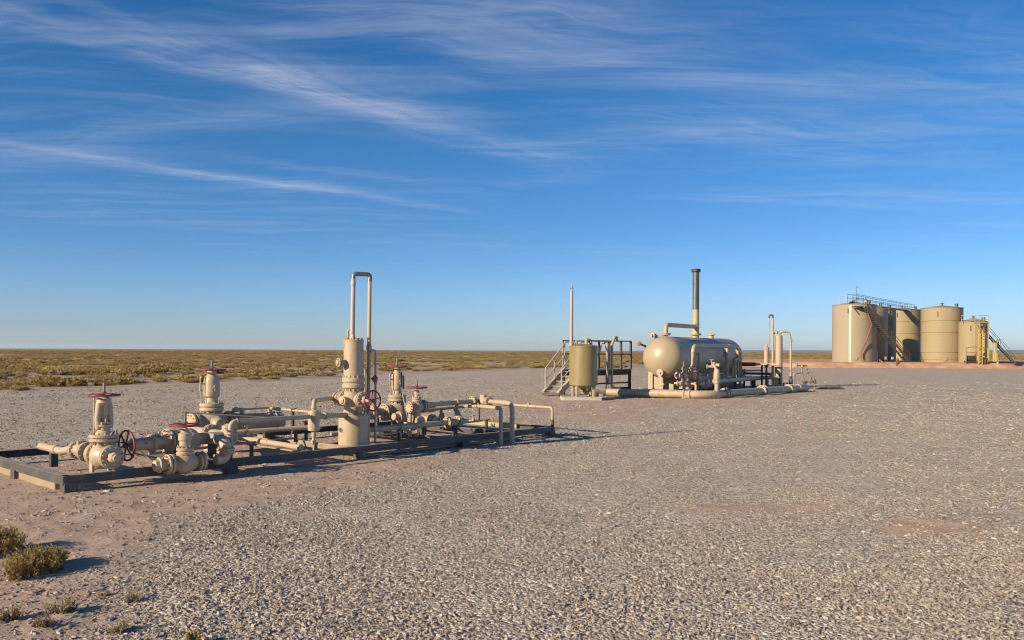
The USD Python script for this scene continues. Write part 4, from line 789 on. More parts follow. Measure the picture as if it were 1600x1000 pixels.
run_pipe('end_pipe_rail', 'slender tan pipe rail along the right end of the skid with corner post', [
    ('pipe', [pipe([V(9.62, 0.05, 0.34), V(9.62, 0.05, 0.60), V(9.62, 2.4, 0.60), V(9.3, 2.9, 0.60)], 0.031, 0.07)]), ('post', [box((9.62, 0.05, 0.27), (0.05, 0.05, 0.16), 0.004)], DARK), ('fitting', [box((9.62, 0.72, 0.62), (0.05, 0.05, 0.10), 0.006), cyl(V(9.62, 0.72, 0.6), V(9.62, 0.80, 0.6), 0.044), cyl(V(9.62, 0.50, 0.6), V(9.62, 0.56, 0.6), 0.042)]), ('post', [cyl(V(9.60, 2.2, 0.2), V(9.60, 2.2, 0.6), 0.022)], DARK)], (9.62, 0.05, 0))
run_pipe('rear_pipe_rail', 'thin pale pipe crossing behind the drip pot on short dark brackets', [
    ('pipe', [pipe([V(4.42, 2.5, 0.715), V(4.42, 0.90, 0.715)], 0.024)]), ('bracket', [beam(V(4.42, 1.75, 0.20), V(4.42, 1.75, 0.74), 0.05, 0.05, up=(1, 0, 0)), box((4.42, 1.72, 0.745), (0.05, 0.12, 0.03), 0.005)], DARK), ('collar', [cyl(V(4.42, 1.55, 0.715), V(4.42, 1.62, 0.715), 0.034), cyl(V(4.42, 2.2, 0.715), V(4.42, 2.26, 0.715), 0.034)]), ('beam_rail', [pipe([V(2.9, 1.5, 0.43), V(4.5, 1.0, 0.47)], 0.04)]), ('stub', [box((4.1, 1.16, 0.33), (0.05, 0.05, 0.22), 0.004)], DARK)], (4.42, 1.7, 0))
run_pipe('header_pipe', 'thick shaded tan header pipe behind the separator leading to the domed valve', [
    ('pipe', [pipe([V(5.0, 0.60, 0.60), V(5.35, 1.0, 0.60), V(5.6, 1.9, 0.58), V(6.66, 1.9, 0.57)], 0.075, 0.3), cyl(V(7.22, 1.9, 0.57), V(7.9, 1.9, 0.57), 0.075)]), ('flange', flange(V(6.3, 1.9, 0.57), U, 0.14, 0.03) + bolts(V(6.3, 1.9, 0.57), U, 0.115, 0.036, 10)), ('cap', [lathe([(0.075, 0), (0.06, 0.05), (0.02, 0.08)], (7.9, 1.9, 0.57), U, 18)]), ('stand', [box((5.9, 1.9, 0.25), (0.14, 0.16, 0.5), 0.006)], DARK)], (6.0, 1.9, 0))
run_pipe('manifold_spools', 'cluster of flanged tan spools below the slim valve', [
    ('spool', [cyl(V(6.9, 1.35, 0.45), V(6.9, 0.72, 0.45), 0.075), *flange(V(6.9, 0.80, 0.45), W, 0.115, 0.026), *bolts(V(6.9, 0.80, 0.45), W, 0.092, 0.032, 8)]), ('spool', [cyl(V(6.35, 1.3, 0.52), V(6.95, 1.3, 0.45), 0.07), *flange(V(6.5, 1.3, 0.505), U, 0.11, 0.026)]), ('drain', [cyl(V(6.42, 0.70, 0.52), V(6.42, 0.70, 0.18), 0.03), box((6.42, 0.70, 0.40), (0.08, 0.08, 0.09), 0.012), cyl(V(6.25, 0.76, 0.45), V(6.25, 0.76, 0.22), 0.025), box((6.25, 0.76, 0.42), (0.12, 0.08, 0.08), 0.012)]),
    ('lifting_eye', [torus((7.05, 0.70, 0.50), U, 0.07, 0.016, 18, 6)]), ('foot', [box((6.9, 1.1, 0.2), (0.12, 0.14, 0.36), 0.006)], DARK), ('coupling', [torus((7.3, 0.98, 0.50), V(.7, -.7, 0), 0.09, 0.03, 20, 8), cyl(V(7.0, 1.2, 0.48), V(7.35, 0.95, 0.5), 0.06)])], (6.8, 1.0, 0), category='pipework')

def small_bore():
    t = Thing('skid_tubing', 'thin weathered tubing and small fittings threaded between the skid valves', 'tubing', SK, (5.0, 1.2, 0))
    runs = [[(2.6, 2.2, 0.75), (3.9, 1.6, 0.62), (4.45, 0.75, 0.62)], [(4.95, 0.55, 1.55), (5.25, 0.75, 1.50), (5.25, 0.75, 0.25), (6.4, 1.2, 0.22)], [(6.9, 1.7, 1.05), (6.7, 1.45, 0.95), (6.55, 1.05, 0.30), (6.0, 0.7, 0.22)],
            [(0.75, 0.55, 0.62), (0.95, 0.8, 0.62), (1.4, 0.65, 0.22), (2.0, 0.7, 0.22)], [(7.3, 1.0, 0.25), (8.2, 1.6, 0.24), (9.3, 1.8, 0.24)], [(5.2, 1.7, 0.24), (7.6, 1.65, 0.24)], [(1.6, 1.2, 0.24), (3.0, 1.4, 0.24), (4.3, 1.5, 0.25)]]
    for k, q in enumerate(runs): t.part('tube', [pipe([V(*p) for p in q], (0.012, 0.018, 0.012, 0.010, 0.02, 0.03, 0.022)[k], 0.09, 10)], (RAIL, TAN)[k % 2])
    for p in ((4.3, 1.5, 0.28), (6.4, 1.2, 0.25), (6.0, 0.7, 0.25), (9.0, 1.78, 0.27), (7.6, 1.65, 0.27), (2.0, 0.7, 0.25)):
        t.part('fitting', [box(p, (0.07, 0.06, 0.08), 0.012), cyl(V(*p), V(*p) + Z * 0.10, 0.014, n=8), box(V(*p) + Z * 0.10, (0.09, 0.02, 0.014), 0.003)], TAN)
    for u, v, h in ((5.4, 1.2, 0.42), (7.0, 2.6, 0.5), (8.6, 1.0, 0.35), (3.0, 0.7, 0.30), (5.0, 2.2, 0.45)):
        t.part('bracket', [box((u, v, h / 2), (0.05, 0.05, h), 0.004), box((u, v, h), (0.12, 0.12, 0.015), 0.003)], DARK, smooth=False)
small_bore()

# ------------------------------------------------------------------ the heater treater and its pipework
HT = Site(6.47, 35.5, 56.0)
def build_heater():
    t = Thing('heater_tank', 'large horizontal tan pressure tank with rounded end and tall grey stack', 'tank', HT, (3.7, 0, 0))
    zc, R, Ln = 1.53, 0.90, 7.5
    prof = [(R * math.sin(a), -0.74 * math.cos(a)) for a in np.linspace(0, math.pi / 2, 16)] + [(R, 0.04), (R + 0.006, 0.045), (R + 0.006, 0.075), (R, 0.08), (R, 2.4), (R + 0.004, 2.405), (R + 0.004, 2.43), (R, 2.435), (R, 4.9), (R + 0.004, 4.905), (R + 0.004, 4.93), (R, 4.935), (R, Ln)] + [(R * math.cos(a), Ln + 0.60 * math.sin(a)) for a in np.linspace(0.08, math.pi / 2, 12)]
    t.part('shell', [lathe(prof, (0, 0, zc), U, 72)], TANK_TAN, smooth=20)
    for x in (0.55, 6.6):
        pts = [V(x, y, z) for y, z in ((-0.78, 0.14), (0.78, 0.14), (0.80, 1.05), (0.5, 0.80), (0, 0.66), (-0.5, 0.80), (-0.80, 1.05))]
        from shapely.geometry import Polygon
        m = trimesh.creation.extrude_polygon(Polygon([(-0.78, 0.12), (0.78, 0.12), (0.84, 1.2), (0.62, 0.90), (0.3, 0.69), (0, 0.635), (-0.3, 0.69), (-0.62, 0.90), (-0.84, 1.2)]), 0.12)
        m.apply_transform(np.array([[0, 0, 1, x - 0.06], [1, 0, 0, 0], [0, 1, 0, 0], [0, 0, 0, 1]], float)); t.part('saddle', m, TANK_TAN, smooth=False)
    for x, y in ((-0.35, 0.42), (-0.35, -0.05)):
        t.part('leg', [box((x, y, 0.46), (0.14, 0.22, 0.92), 0.008)], TANK_TAN)
    t.part('base_skid', [beam(V(-0.5, s * 0.72, 0.10), V(8.0, s * 0.72, 0.10), 0.14, 0.20) for s in (-1, 1)] + [beam(V(x, -0.65, 0.10), V(x, 0.65, 0.10), 0.12, 0.17) for x in (-0.4, 2.5, 5, 7.9)], DARK, smooth=False)
    t.part('brace', [beam(V(0.1, -0.72, 0.78), V(1.5, -0.9, 0.16), 0.06, 0.09)], TANK_TAN)
    t.part('clean_out', [cyl(V(-0.22, -0.12, 0.90), V(-0.60, -0.12, 0.90), 0.10), disc(V(-0.60, -0.12, 0.90), U, 0.15, 0.04), disc(V(-0.645, -0.12, 0.90), U, 0.15, 0.04), cyl(V(-0.66, -0.12, 0.90), V(-0.72, -0.12, 0.90), 0.05), cyl(V(-0.38, -0.12, 0.92), V(-0.38, -0.12, 0.30), 0.05), box((-0.38, -0.12, 0.40), (0.16, 0.18, 0.12), 0.02)], TAN)
    t.part('level_nozzle', [pipe([V(-0.10, 0.30, 2.28), V(-0.12, 0.30, 2.50), V(-0.45, 0.38, 2.46)], 0.06, 0.12), disc(V(-0.11, 0.30, 2.45), Z, 0.10, 0.05), disc((-0.36, 0.36, 2.475), U, 0.11, 0.04)], TAN)
    t.part('head_lug', [beam(V(-0.42, -0.12, 2.13), V(-0.24, -0.20, 2.34), 0.06, 0.09)], TAN); t.part('relief_fitting', [cyl(V(-0.25, 0.72, 2.0), V(-0.62, 0.86, 2.12), 0.045), disc(V(-0.60, 0.852, 2.11), V(-1, .35, .3), 0.10, 0.05)], RUST)
    # flue: up from the near end, over to the stack
    t.part('flue_pipe', [pipe([V(0.22, 0, zc + R - 0.02), V(0.22, 0, 2.93), V(3.55, 0, 2.93)], 0.095, 0.22, 20)], TAN)
    t.part('flue_flange', flange(V(0.22, 0, zc + R + 0.10), Z, 0.21, 0.035) + bolts(V(0.22, 0, zc + R + 0.10), Z, 0.17, 0.04, 10), TAN)
    s = t.part('stack', [lathe([(0.155, 2.38), (0.155, 3.72)], (3.63, 0, 0), Z, 26)], TAN); t.part('stack_flange', flange(V(3.63, 0, 2.58), Z, 0.26, 0.04) + flange(V(3.63, 0, 3.05), Z, 0.18, 0.02), TAN, under=s)
    t.part('upper_stack', [lathe([(0.150, 3.71), (0.150, 5.46)], (3.63, 0, 0), Z, 26)] + [torus(V(3.63, 0, z), Z, 0.150, 0.008, 26, 6) for z in (4.25, 4.9)], GALV, under=s)
    t.part('stack_cap', [lathe([(0.15, 5.45), (0.215, 5.47), (0.215, 5.585), (0.19, 5.60), (0.185, 5.50), (0.1, 5.49)], (3.63, 0, 0), Z, 28)], BLACK, under=s)
    t.part('hatch', [cyl(V(5.6, 0, zc + R - 0.03), V(5.6, 0, zc + R + 0.14), 0.13), disc(V(5.6, 0, zc + R + 0.16), Z, 0.19, 0.05), cyl(V(5.6, 0, zc + R + 0.18), V(5.6, 0, zc + R + 0.24), 0.03)], TAN)
    # pipe along the near side: up, along the shell, down at the far end
    y = -1.3
    t.part('side_pipe', [pipe([V(0.05, y, 0.95), V(0.05, y, 2.02), V(5.62, y, 2.02), V(5.62, y, 1.52)], 0.085, 0.26, 20), cyl(V(0.05, y, 1.16), V(0.05, y, 1.22), 0.11), cyl(V(4.35, y, 2.02), V(4.44, y, 2.02), 0.10)], TAN)
    t.part('side_manifold', [lathe([(0.10, 0.62), (0.14, 0.66), (0.15, 0.92), (0.20, 0.94), (0.20, 0.99), (0.11, 1.0), (0.11, 1.06), (0.17, 1.07), (0.17, 1.12), (0.09, 1.13)], (0.05, y, 0), Z, 24),
             lathe([(0.075, 0.1), (0.075, 0.28), (0.13, 0.29), (0.13, 0.33), (0.075, 0.34), (0.085, 0.5), (0.14, 0.52), (0.13, 0.70), (0.085, 0.72), (0.08, 0.86), (0.15, 0.88), (0.15, 0.98), (0.06, 1.0), (0.05, 1.10)], (0.05, y, 0.80), unit(V(-0.9, 0.3, 0)), 22), cyl(V(0.1, y, 0.8), V(0.42, y - 0.08, 0.82), 0.09), disc(V(0.33, y - 0.07, 0.82), V(1, -.2, 0), 0.15, 0.09)], TAN)
    t.part('valve_bonnet', [lathe([(0.08, 0.86), (0.07, 1.0), (0.09, 1.02), (0.085, 1.12), (0.04, 1.16), (0.02, 1.36)], (-0.50, y + 0.18, 0), Z, 16)], TAN)
    t.part('drop', [pipe([V(-0.55, y + 0.15, 0.80), V(-0.55, y + 0.15, 0.10)], 0.07), box((-0.42, y + 0.12, 0.42), (0.30, 0.18, 0.22), 0.03), cyl(V(-0.9, y + 0.2, 0.46), V(-0.2, y + 0.1, 0.46), 0.06), lathe([(0.14, 0.2), (0.16, 0.24), (0.16, 0.56), (0.1, 0.6)], (0.05, y + 0.2, 0), Z, 18), cyl(V(0.6, y + 0.1, 0.5), V(0.6, y + 0.1, 0.15), 0.05), cyl(V(1.8, y + 0.1, 0.45), V(1.8, y + 0.1, 0.15), 0.05)], TAN)
    t.part('fire_tube_box', [box((2.6, -0.82, 0.46), (2.6, 0.5, 0.62), 0.05)], TANK_TAN)
    t.part('far_drop', [cyl(V(5.62, y, 1.56), V(5.62, y, 1.30), 0.13), cyl(V(5.62, y, 1.34), V(5.60, y, 0.85), 0.07), pipe([V(5.2, y - 0.02, 1.44), V(5.55, y - 0.02, 1.44)], 0.07), cyl(V(5.2, y, 1.50), V(5.2, y, 0.15), 0.085), cyl(V(4.45, y + 0.1, 0.16), V(4.45, y + 0.1, 2.0), 0.075), box((4.5, y + 0.2, 1.75), (0.08, 0.2, 0.45), 0.01)], TAN)
    t.part('far_tee', [cyl(V(4.0, y, 0.62), V(4.9, y, 0.62), 0.075), disc(V(4.72, y, 0.62), U, 0.14, 0.05), cyl(V(4.95, y, 0.55), V(4.95, y, 1.12), 0.06)], TAN)
    t.part('low_pipe', [pipe([V(1.7, y - 0.25, 0.48), V(8.2, y - 0.25, 0.48)], 0.10, n=18), cyl(V(1.65, y - 0.25, 0.48), V(1.8, y - 0.25, 0.48), 0.13), cyl(V(3.6, y - 0.25, 0.48), V(3.7, y - 0.25, 0.48), 0.12)], TAN)
    t.part('low_pipe_prop', [box((x, y - 0.25, 0.20), (0.08, 0.10, 0.40), 0.006) for x in (2.6, 4.6, 7.4)], DARK)
build_heater()
def flanged_valve(t, name, p, ax, r, L, stem=0.3, lever=True):
    p = np.asarray(p, float); ax = unit(ax)
    t.part(name, [lathe([(r, -L), (r * 1.7, -L + 0.01), (r * 1.7, -L + 0.05), (r, -L + 0.06), (r * 1.1, -L * 0.45), (r * 1.5, -L * 0.25), (r * 1.5, L * 0.25), (r * 1.1, L * 0.45), (r, L - 0.06), (r * 1.7, L - 0.05), (r * 1.7, L - 0.01), (r, L)], p, ax, 18), cyl(p + Z * r, p + Z * (r + stem * 0.55), r * 0.55, n=12), cyl(p + Z * r, p + Z * (r + stem), 0.016, n=8)]
           + ([box(p + Z * (r + stem) + ax * 0.10, np.abs(ax) * 0.26 + V(0.03, 0.03, 0.02), 0.004)] if lever else [torus(p + Z * (r + stem), Z, 0.11, 0.014, 20, 6), cyl(p + Z * (r + stem) - U * 0.1, p + Z * (r + stem) + U * 0.1, 0.009, n=6), cyl(p + Z * (r + stem) - W * 0.1, p + Z * (r + stem) + W * 0.1, 0.009, n=6)]), TAN)
def heater_pipework():
    t = Thing('heater_pipework', 'crowded small pipes and valves along the near side of the horizontal tank', 'pipework', HT, (2.5, -1.4, 0))
    flanged_valve(t, 'valve', (1.1, -1.55, 0.42), U, 0.07, 0.22); flanged_valve(t, 'valve', (2.1, -1.35, 0.80), U, 0.055, 0.18); flanged_valve(t, 'valve', (3.2, -1.50, 0.52), U, 0.075, 0.24, 0.4, False)
    flanged_valve(t, 'valve', (6.6, -1.2, 0.55), U, 0.075, 0.24); flanged_valve(t, 'valve', (7.4, -0.9, 0.85), W, 0.06, 0.2); flanged_valve(t, 'valve', (-0.25, -0.95, 0.45), W, 0.07, 0.22, 0.35, False)
    t.part('pipe', [pipe([V(0.3, -1.50, 0.42), V(2.5, -1.55, 0.42), V(2.5, -1.55, 0.05)], 0.05)], TAN)
    t.part('pipe', [pipe([V(1.6, -0.95, 0.80), V(3.0, -1.35, 0.80), V(3.6, -1.35, 0.80), V(3.6, -1.35, 0.1)], 0.04)], TAN)
    t.part('pipe', [pipe([V(6.0, -0.85, 1.0), V(6.0, -1.2, 1.0), V(6.0, -1.2, 0.55), V(8.0, -1.2, 0.55), V(8.0, -1.2, 0.1)], 0.055)], TAN)
    t.part('pipe', [pipe([V(7.4, -0.5, 0.85), V(7.4, -1.15, 0.85), V(8.5, -1.5, 0.85)], 0.045)], TAN)
    t.part('pipe', [pipe([V(-0.25, -0.6, 0.45), V(-0.25, -1.55, 0.45), V(-0.25, -1.55, 0.1)], 0.05)], TAN)
    t.part('pipe', [pipe([V(6.9, -1.0, 0.05), V(6.9, -1.0, 1.75), V(6.9, -0.7, 1.9)], 0.05)], TAN)
    t.part('gauge_column', [cyl(V(1.5, -0.98, 1.0), V(1.5, -0.98, 1.75), 0.035, n=12), cyl(V(1.5, -0.8, 1.08), V(1.5, -0.98, 1.08), 0.03), cyl(V(1.5, -0.7, 1.68), V(1.5, -0.98, 1.68), 0.03)], RAIL)
    t.part('controller', [box((2.9, -1.02, 1.15), (0.22, 0.16, 0.28), 0.02), cyl(V(2.9, -0.9, 1.15), V(2.9, -1.1, 1.15), 0.05)], RAIL)
    for x in (0.6, 2.2, 6.3, 7.6): t.part('prop', [box((x, -1.4, 0.20), (0.06, 0.08, 0.40), 0.006)], DARK)
heater_pipework()

O = Site(0, 0, 0)
def ground_pipes():
    t = Thing('ground_pipe', 'thick tan pipe lying on the ground around the front of the heater tank', 'pipe', O, (7.35, 31.4, 0))
    a, b, c = V(3.75, 32.9, 0.165), V(7.45, 31.35, 0.165), V(13.4, 37.85, 0.165)
    t.part('pipe', [pipe([a, b, c], 0.145, 0.9, 24, 12)], TAN)
    t.part('buried_end', [pipe([V(3.05, 33.7, 0.28), V(3.35, 33.35, 0.20), a + V(0.02, -0.01, 0)], 0.15, 0.35, 20)], DARK)
    d0, d1 = unit(b - a), unit(c - b)
    for k in (0.0, 0.22): t.part('clamp_ring', [torus(a + d0 * (3.05 + k), d0, 0.15, 0.035, 28, 8)], TAN)
    t.part('clamp_foot', [box(a + d0 * 3.12 - Z * 0.13, (0.3, 0.16, 0.10), 0.02), cyl(a + d0 * 3.12 + V(0.1, -0.16, -0.12), a + d0 * 3.12 + V(-0.1, -0.16, -0.12), 0.05)], TAN)
    for s, r, w in ((1.15, 0.22, 0.09), (1.32, 0.22, 0.09), (4.3, 0.235, 0.10), (4.52, 0.235, 0.10), (6.9, 0.22, 0.08), (7.25, 0.20, 0.10), (7.9, 0.19, 0.10)):
        f = t.part('flange', [disc(b + d1 * s, d1, r, w, 28)], TAN); t.part('bolts', bolts(b + d1 * s, d1, r * 0.84, w / 2, 10, 0.022, 0.04), TAN, smooth=False, under=f)
    t.part('coupling', [lathe([(0.16, 6.95), (0.19, 7.0), (0.19, 7.2), (0.16, 7.25)], b, d1, 24), lathe([(0.15, 8.0), (0.17, 8.1), (0.16, 8.6), (0.05, 9.0)], b, d1, 20)], TAN)
    q = b + d1 * 0.55
    t.part('riser', [cyl(q + Z * 0.10, q + Z * 0.95, 0.085, n=18), cyl(q + Z * 0.42, q + Z * 0.50, 0.11), lathe([(0.12, 0.55), (0.13, 0.6), (0.11, 0.9), (0.085, 0.95)], q, Z, 18), pipe([q + Z * 0.92, q + Z * 1.10 + V(-0.1, 0.05, 0), q + Z * 1.22 + V(-0.1, 0.05, 0)], 0.055, 0.08)], TAN)
    t.part('riser_valve', [cyl(q + V(-0.1, 0.05, 1.05), q + V(-0.34, 0.12, 1.05), 0.05), disc(q + V(-0.34, 0.12, 1.05), V(-1, .3, 0), 0.085, 0.05), cyl(q + V(-0.18, 0.07, 1.05), q + V(-0.18, 0.07, 1.32), 0.018), box(q + V(-0.18, 0.07, 1.31), (0.16, 0.04, 0.03), 0.006), cyl(q + V(-0.02, 0.05, 1.12), q + V(0.1, -0.04, 1.10), 0.06)], TAN)
    t = Thing('riser_bend', 'dark buried pipe surfacing on the gravel past the end of the ground pipe', 'pipe', O, (15.2, 39.0, 0))
    t.part('pipe', [pipe([V(14.3, 39.6, -0.05), V(14.6, 39.6, 0.09), V(15.6, 39.8, 0.09), V(15.9, 39.85, -0.02)], 0.075, 0.3)], DARK)
    t.part('plate', [box((15.0, 39.6, 0.01), (0.5, 0.35, 0.03), 0.004)], DARK)
    t = Thing('service_pipe', 'dark thin pipe on posts between the heater tank and the slim vessel', 'pipe', O, (11.6, 41.0, 0))
    t.part('pipe', [pipe([V(10.9, 41.4, 0.72), V(12.55, 40.3, 0.72)], 0.06)], DARK); t.part('post', [cyl(V(12.2, 40.6, 0), V(12.2, 40.6, 1.16), 0.045)], DARK); t.part('post', [cyl(V(12.45, 40.7, 0), V(12.45, 40.7, 1.16), 0.045)], DARK)
    t.part('red_sleeve', [cyl(V(10.9, 41.6, 1.17), V(12.0, 41.0, 1.17), 0.095)], RUST); t.part('upper_pipe', [pipe([V(11.95, 41.03, 1.17), V(13.0, 40.45, 1.17)], 0.05), cyl(V(12.0, 41.0, 1.17), V(12.1, 40.95, 1.17), 0.07)], TAN)
ground_pipes()

def build_scrubber():
    s = Site(13.15, 41.0, 47.6)
    t = Thing('scrubber_vessel', 'slim upright tan vessel with a bent pipe over its top', 'vessel', s)
    t.part('shell', [lathe([(0.16, 0.22), (0.18, 0.26), (0.18, 2.50), (0.165, 2.58), (0.10, 2.63)], (0, 0, 0), Z, 32)], TAN)
    t.part('skirt', [lathe([(0.24, 0.03), (0.24, 0.07), (0.17, 0.08), (0.16, 0.24)], (0, 0, 0), Z, 24)], TAN)
    t.part('top_fittings', [cyl(V(0, 0, 2.60), V(0, 0, 2.74), 0.06), box((-0.05, 0.08, 2.74), (0.20, 0.12, 0.12), 0.02), cyl(V(-0.1, 0.15, 2.70), V(-0.22, 0.22, 2.70), 0.05), cyl(V(0, 0, 2.74), V(0, 0, 2.86), 0.025)], TAN)
    t.part('overhead_pipe', [pipe([V(0.02, -0.02, 2.70), V(0.10, -0.16, 2.80), V(0.28, -0.40, 2.74), V(0.34, -0.46, 2.30), V(0.34, -0.46, 0.20)], 0.055, 0.16, 16), cyl(V(0.34, -0.46, 2.28), V(0.34, -0.46, 2.36), 0.075), cyl(V(0.34, -0.46, 1.24), V(0.34, -0.46, 1.30), 0.07), cyl(V(0.34, -0.46, 1.0), V(0.42, -0.58, 1.0), 0.03), cyl(V(0.34, -0.46, 1.26), V(0.42, -0.60, 1.28), 0.03)], TAN)
    t.part('lower_valves', [cyl(V(0.34, -0.46, 0.6), V(0.34, -0.46, 0.15), 0.08), box((0.2, -0.55, 0.32), (0.14, 0.14, 0.26), 0.02), box((0.1, -0.30, 0.20), (0.2, 0.2, 0.16), 0.03)], DARK)
    t = Thing('standpipe', 'thin looped standpipe rising beside the slim upright vessel', 'pipe', s, (-0.28, 0.24, 0))
    t.part('riser', [cyl(V(-0.24, 0.20, 0.1), V(-0.24, 0.20, 2.6), 0.062, n=14), cyl(V(-0.24, 0.20, 2.6), V(-0.24, 0.20, 3.45), 0.045, n=12)], TAN)
    t.part('loop', [pipe([V(-0.24, 0.20, 3.40), V(-0.24, 0.20, 3.60), V(-0.36, 0.33, 3.60), V(-0.36, 0.33, 3.45)], 0.04, 0.06)], DARK); t.part('return', [cyl(V(-0.36, 0.33, 3.5), V(-0.36, 0.33, 2.15), 0.024, n=8)], TAN)
    t.part('chemical_pot', [lathe([(0.05, 1.0), (0.10, 1.06), (0.115, 1.3), (0.115, 1.86), (0.14, 1.9), (0.14, 2.0), (0.06, 2.06), (0.03, 2.2)], (-0.40, 0.46, 0), Z, 20), cyl(V(-0.40, 0.46, 1.02), V(-0.40, 0.46, 0.70), 0.04), box((-0.40, 0.46, 0.78), (0.1, 0.1, 0.14), 0.02)], TAN)
    t.part('manifold', [cyl(V(-0.7, 0.6, 0.52), V(-0.15, 0.0, 0.52), 0.09), cyl(V(-0.45, 0.40, 0.5), V(-0.45, 0.40, 0.0), 0.085), cyl(V(-0.2, 0.05, 0.52), V(-0.2, 0.05, 0.0), 0.08), box((-0.32, 0.22, 0.62), (0.3, 0.12, 0.12), 0.03)], TAN)
    t.part('shut_off', [box((-0.1, -0.08, 0.45), (0.12, 0.12, 0.5), 0.02), box((-0.62, 0.5, 1.16), (0.14, 0.1, 0.1), 0.02)], DARK)
    w = Site(14.0, 40.2, 47.6)
    t = Thing('gauge_manifold', 'small cluster of dark weathered valves right of the slim vessel', 'valve', w)
    t.part('pipe', [pipe([V(-0.3, 0.25, 0.1), V(-0.3, 0.25, 0.75), V(0.0, 0.0, 0.80), V(0.12, -0.1, 0.25)], 0.05, 0.12), cyl(V(0.05, -0.05, 0.4), V(0.5, -0.5, 0.42), 0.04), cyl(V(0.0, 0.0, 0.75), V(0.02, -0.02, 1.15), 0.04)], RAIL)
    t.part('cross', [box((0.02, -0.02, 1.10), (0.12, 0.12, 0.14), 0.02), cyl(V(-0.12, 0.12, 1.12), V(0.2, -0.2, 1.12), 0.03), box((-0.18, 0.15, 1.15), (0.08, 0.08, 0.2), 0.02), torus((0.22, -0.22, 0.86), V(.7, -.7, 0), 0.12, 0.025, 18, 6)], STEEL)
    t.part('wheel', [torus((0.42, -0.42, 0.40), V(0.5, -0.6, 0.5), 0.18, 0.022, 22, 6), cyl(V(0.3, -0.3, 0.3), V(0.44, -0.44, 0.42), 0.03)], STEEL)
    t.part('body', [lathe([(0.12, 0.0), (0.13, 0.1), (0.09, 0.15), (0.09, 0.3), (0.14, 0.32), (0.14, 0.36)], (0.12, -0.1, 0), Z, 18), box((-0.05, 0.05, 0.14), (0.8, 0.4, 0.16), 0.04)], DARK)
build_scrubber()

def build_water_tank():
    s = Site(2.655, 30.9, 20)
    t = Thing('drain_tank', 'small upright olive-tan tank on four legs before the stairs', 'tank', s)
    t.part('shell', [lathe([(0.06, 0.34), (0.12, 0.39), (0.40, 0.47), (0.51, 0.52), (0.525, 0.55), (0.525, 1.93), (0.532, 1.935), (0.532, 1.975), (0.51, 1.985), (0.30, 2.03), (0.0, 2.06)], (0, 0, 0), Z, 56)], OLIVE)
    for k in range(4):
        a = 0.6 + k * math.pi / 2; t.part('leg', [beam(V(0.45 * math.cos(a), 0.45 * math.sin(a), 0.10), V(0.45 * math.cos(a), 0.45 * math.sin(a), 0.52), 0.09, 0.09, up=(1, 0, 0))], TAN)
    t.part('drain', [lathe([(0.10, 0.2), (0.10, 0.28), (0.14, 0.29), (0.14, 0.34)], (0, 0, 0), Z, 16), cyl(V(0, 0, 0.25), V(0.35, -0.25, 0.22), 0.06), box((0.25, -0.18, 0.22), (0.14, 0.14, 0.14), 0.03)], OLIVE)
    t.part('top_fittings', [cyl(V(0.10, -0.05, 2.02), V(0.10, -0.05, 2.26), 0.05), cyl(V(-0.2, 0.2, 2.0), V(-0.2, 0.2, 2.18), 0.06), cyl(V(0.32, 0.1, 2.0), V(0.32, 0.1, 2.10), 0.09), pipe([V(0.25, 0.2, 2.0), V(0.25, 0.2, 2.22), V(0.45, 0.3, 2.22), V(0.48, 0.32, 1.9)], 0.03, 0.08)], TAN)
    t.part('plate_mark', [box((0.24, -0.49, 1.72), (0.02, 0.015, 0.12), 0.002)], DARK)
    t.part('vent_base', [cyl(V(-0.40, 0.20, 1.95), V(-0.40, 0.20, 2.12), 0.09)], TAN)
    t.part('vent_pipe', [cyl(V(-0.40, 0.20, 2.05), V(-0.40, 0.20, 4.02), 0.066, 0.055, 18), cyl(V(-0.40, 0.20, 4.0), V(-0.40, 0.20, 4.16), 0.03), cyl(V(-0.48, 0.20, 4.12), V(-0.34, 0.20, 4.14), 0.024), box((-0.40, 0.20, 4.22), (0.05, 0.05, 0.16), 0.008), cyl(V(-0.40, 0.20, 4.2), V(-0.40, 0.20, 4.30), 0.018)], GREYWHITE)
    t = Thing('concrete_pad', 'rough concrete slab under the small olive tank', 'slab', O, (2.55, 30.85, 0))
    m = box((2.55, 30.85, 0.03), (1.45, 1.3, 0.15), 0.02); t.part('slab', m, CONCRETE, smooth=False)
    t.part('end_block', [box((3.27, 30.75, 0.09), (0.12, 1.0, 0.28), 0.02)], RAIL, smooth=False)
build_water_tank()

